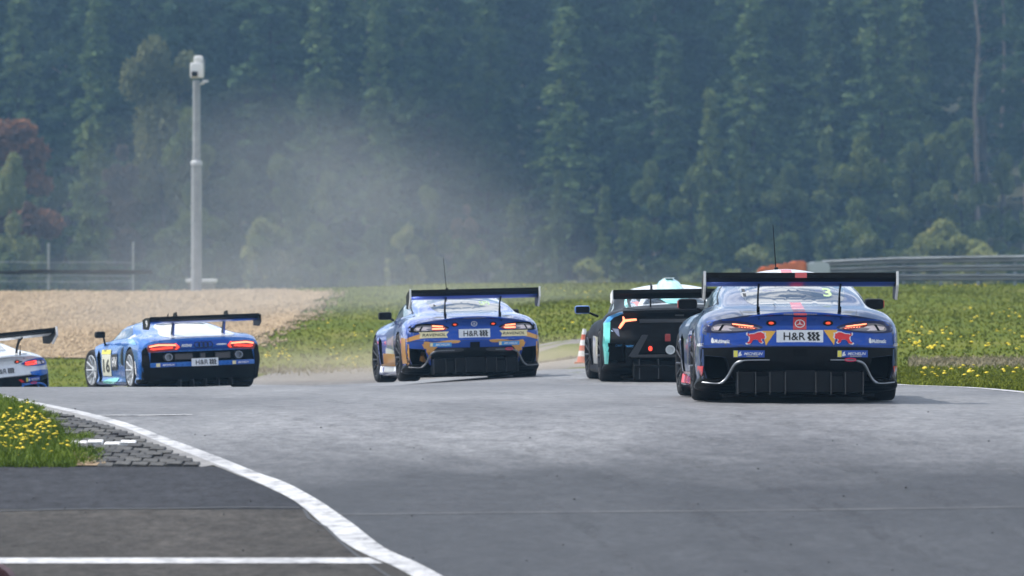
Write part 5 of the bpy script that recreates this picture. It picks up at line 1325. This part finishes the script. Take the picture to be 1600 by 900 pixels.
for x, wd in ((-.3, .3), (.02, .08), (.35, .25)): G().box((x, .17, .545), (wd, .05, .10), bevel=.01).obj('cooler', pbsdf('dark_alloy', (.12, .11, .11), .5, .5), r4)
G().box((0, .9, .065), (1.5, 1.6, .03)).obj('flat_floor', M_matt, r4)
w4 = wing(r4, .905, .25, 1.115, -.12, 1.165, M_black, M_blue)
for sg in (1, -1):
    endplate(w4, sg * .915, [(.30, 1.0), (.30, 1.15), (.12, 1.18), (-.16, 1.185), (-.17, 1.06), (-.05, .99)], M_black)
    g = G(); g.prism([(.36, .86), (.46, .88), (.34, 1.08), (.22, 1.24), (.06, 1.26), (.02, 1.19), (.06, 1.17), (.10, 1.2), (.18, 1.18), (.28, 1.05)], 'X', sg * .42 - .010, sg * .42 + .010); g.obj('wing_strut', M_black, w4)
    g = G(); g.tube([(sg * .42, .28, .86), (sg * .42, .20, 1.10)], .008, 6); g.tube([(sg * .42, .34, .86), (sg * .42, .26, 1.10)], .008, 6); g.obj('strut_brace', M_blue, w4)
V, F = text_shape('9', 0, .02); link('end_plate_number', mesh_of('end_plate_number', [(-.923, .03 - x * .12, 1.09 + z * .11) for x, z in V], F), M_wht, w4)
rod(r4, (-.1, 1.9, 1.18), (-.1, 1.85, 1.24), .012, 'antenna')

# ------------------------------------------------------------------ haze and dust
def volume(name, verts_bm, color, dens, aniso=0., noise=None):
    m = bpy.data.materials.new(name); m.use_nodes = True; t = m.node_tree; t.nodes.clear()
    o = t.nodes.new('ShaderNodeOutputMaterial'); v = t.nodes.new('ShaderNodeVolumePrincipled')
    v.inputs['Color'].default_value = (*color, 1); v.inputs['Density'].default_value = dens; v.inputs['Anisotropy'].default_value = aniso
    t.links.new(v.outputs[0], o.inputs['Volume'])
    bmesh.ops.recalc_face_normals(verts_bm, faces=verts_bm.faces); me = bm_mesh(name, verts_bm, False); me.materials.append(m)
    return link(name, me, m, kind='stuff')
g = G(); g.prism([(-30, -14), (730, -14), (730, 112), (-30, 112)], 'X', -275, 275)
volume('haze', g.bm, (.38, .67, 1.0), .00036)
def dust(cx, cy, cz, rx, ry, rz, dens, seed, col=(.90, .88, .84)):
    m = bpy.data.materials.new('dust'); m.use_nodes = True; t = m.node_tree; t.nodes.clear(); N = t.nodes.new
    o = N('ShaderNodeOutputMaterial'); v = N('ShaderNodeVolumePrincipled'); v.inputs['Color'].default_value = (*col, 1)
    a = N('ShaderNodeTexCoord'); ln = N('ShaderNodeVectorMath'); ln.operation = 'DOT_PRODUCT'
    t.links.new(a.outputs['Object'], ln.inputs[0]); t.links.new(a.outputs['Object'], ln.inputs[1])
    k = N('ShaderNodeMapRange'); k.interpolation_type = 'SMOOTHERSTEP'; k.inputs['From Min'].default_value = 1.; k.inputs['From Max'].default_value = 0.; k.inputs['To Max'].default_value = 1.
    t.links.new(ln.outputs['Value'], k.inputs['Value'])
    mp = N('ShaderNodeMapping'); mp.inputs['Location'].default_value = (seed, 0, 0); nz = N('ShaderNodeTexNoise'); nz.inputs['Scale'].default_value = 1.9; nz.inputs['Detail'].default_value = 3
    t.links.new(a.outputs['Object'], mp.inputs[0]); t.links.new(mp.outputs[0], nz.inputs['Vector'])
    k2 = N('ShaderNodeMapRange'); k2.inputs['From Min'].default_value = .38; k2.inputs['From Max'].default_value = .62; k2.inputs['To Min'].default_value = .15; k2.inputs['To Max'].default_value = dens * 1.6
    k2.inputs['To Min'].default_value = dens * .2; t.links.new(nz.outputs['Fac'], k2.inputs['Value'])
    mu = N('ShaderNodeMath'); mu.operation = 'MULTIPLY'; t.links.new(k.outputs[0], mu.inputs[0]); t.links.new(k2.outputs[0], mu.inputs[1]); t.links.new(mu.outputs[0], v.inputs['Density']); t.links.new(v.outputs[0], o.inputs['Volume'])
    b = bmesh.new(); bmesh.ops.create_icosphere(b, subdivisions=3, radius=1); me = bm_mesh('dust_cloud', b); me.materials.append(m)
    ob_ = link('dust_cloud', me, m, kind='stuff'); ob_.location = (cx, cy, cz); ob_.scale = (rx, ry, rz)
dust(-6.2, 150, 1.8, 10.5, 16, 6.6, .0125, 6, (.80, .80, .78)); dust(-4.0, 142, .8, 13, 12, 2.4, .009, 9); dust(-1.4, 92, -.2, 5.5, 7, .8, .05, 1, (.92, .80, .64)); dust(1.6, 84, -.15, 3.5, 5, .75, .08, 5, (.92, .80, .64))
print('objects', len(bpy.data.objects), 'tris', sum(len(m.polygons) for m in bpy.data.meshes))
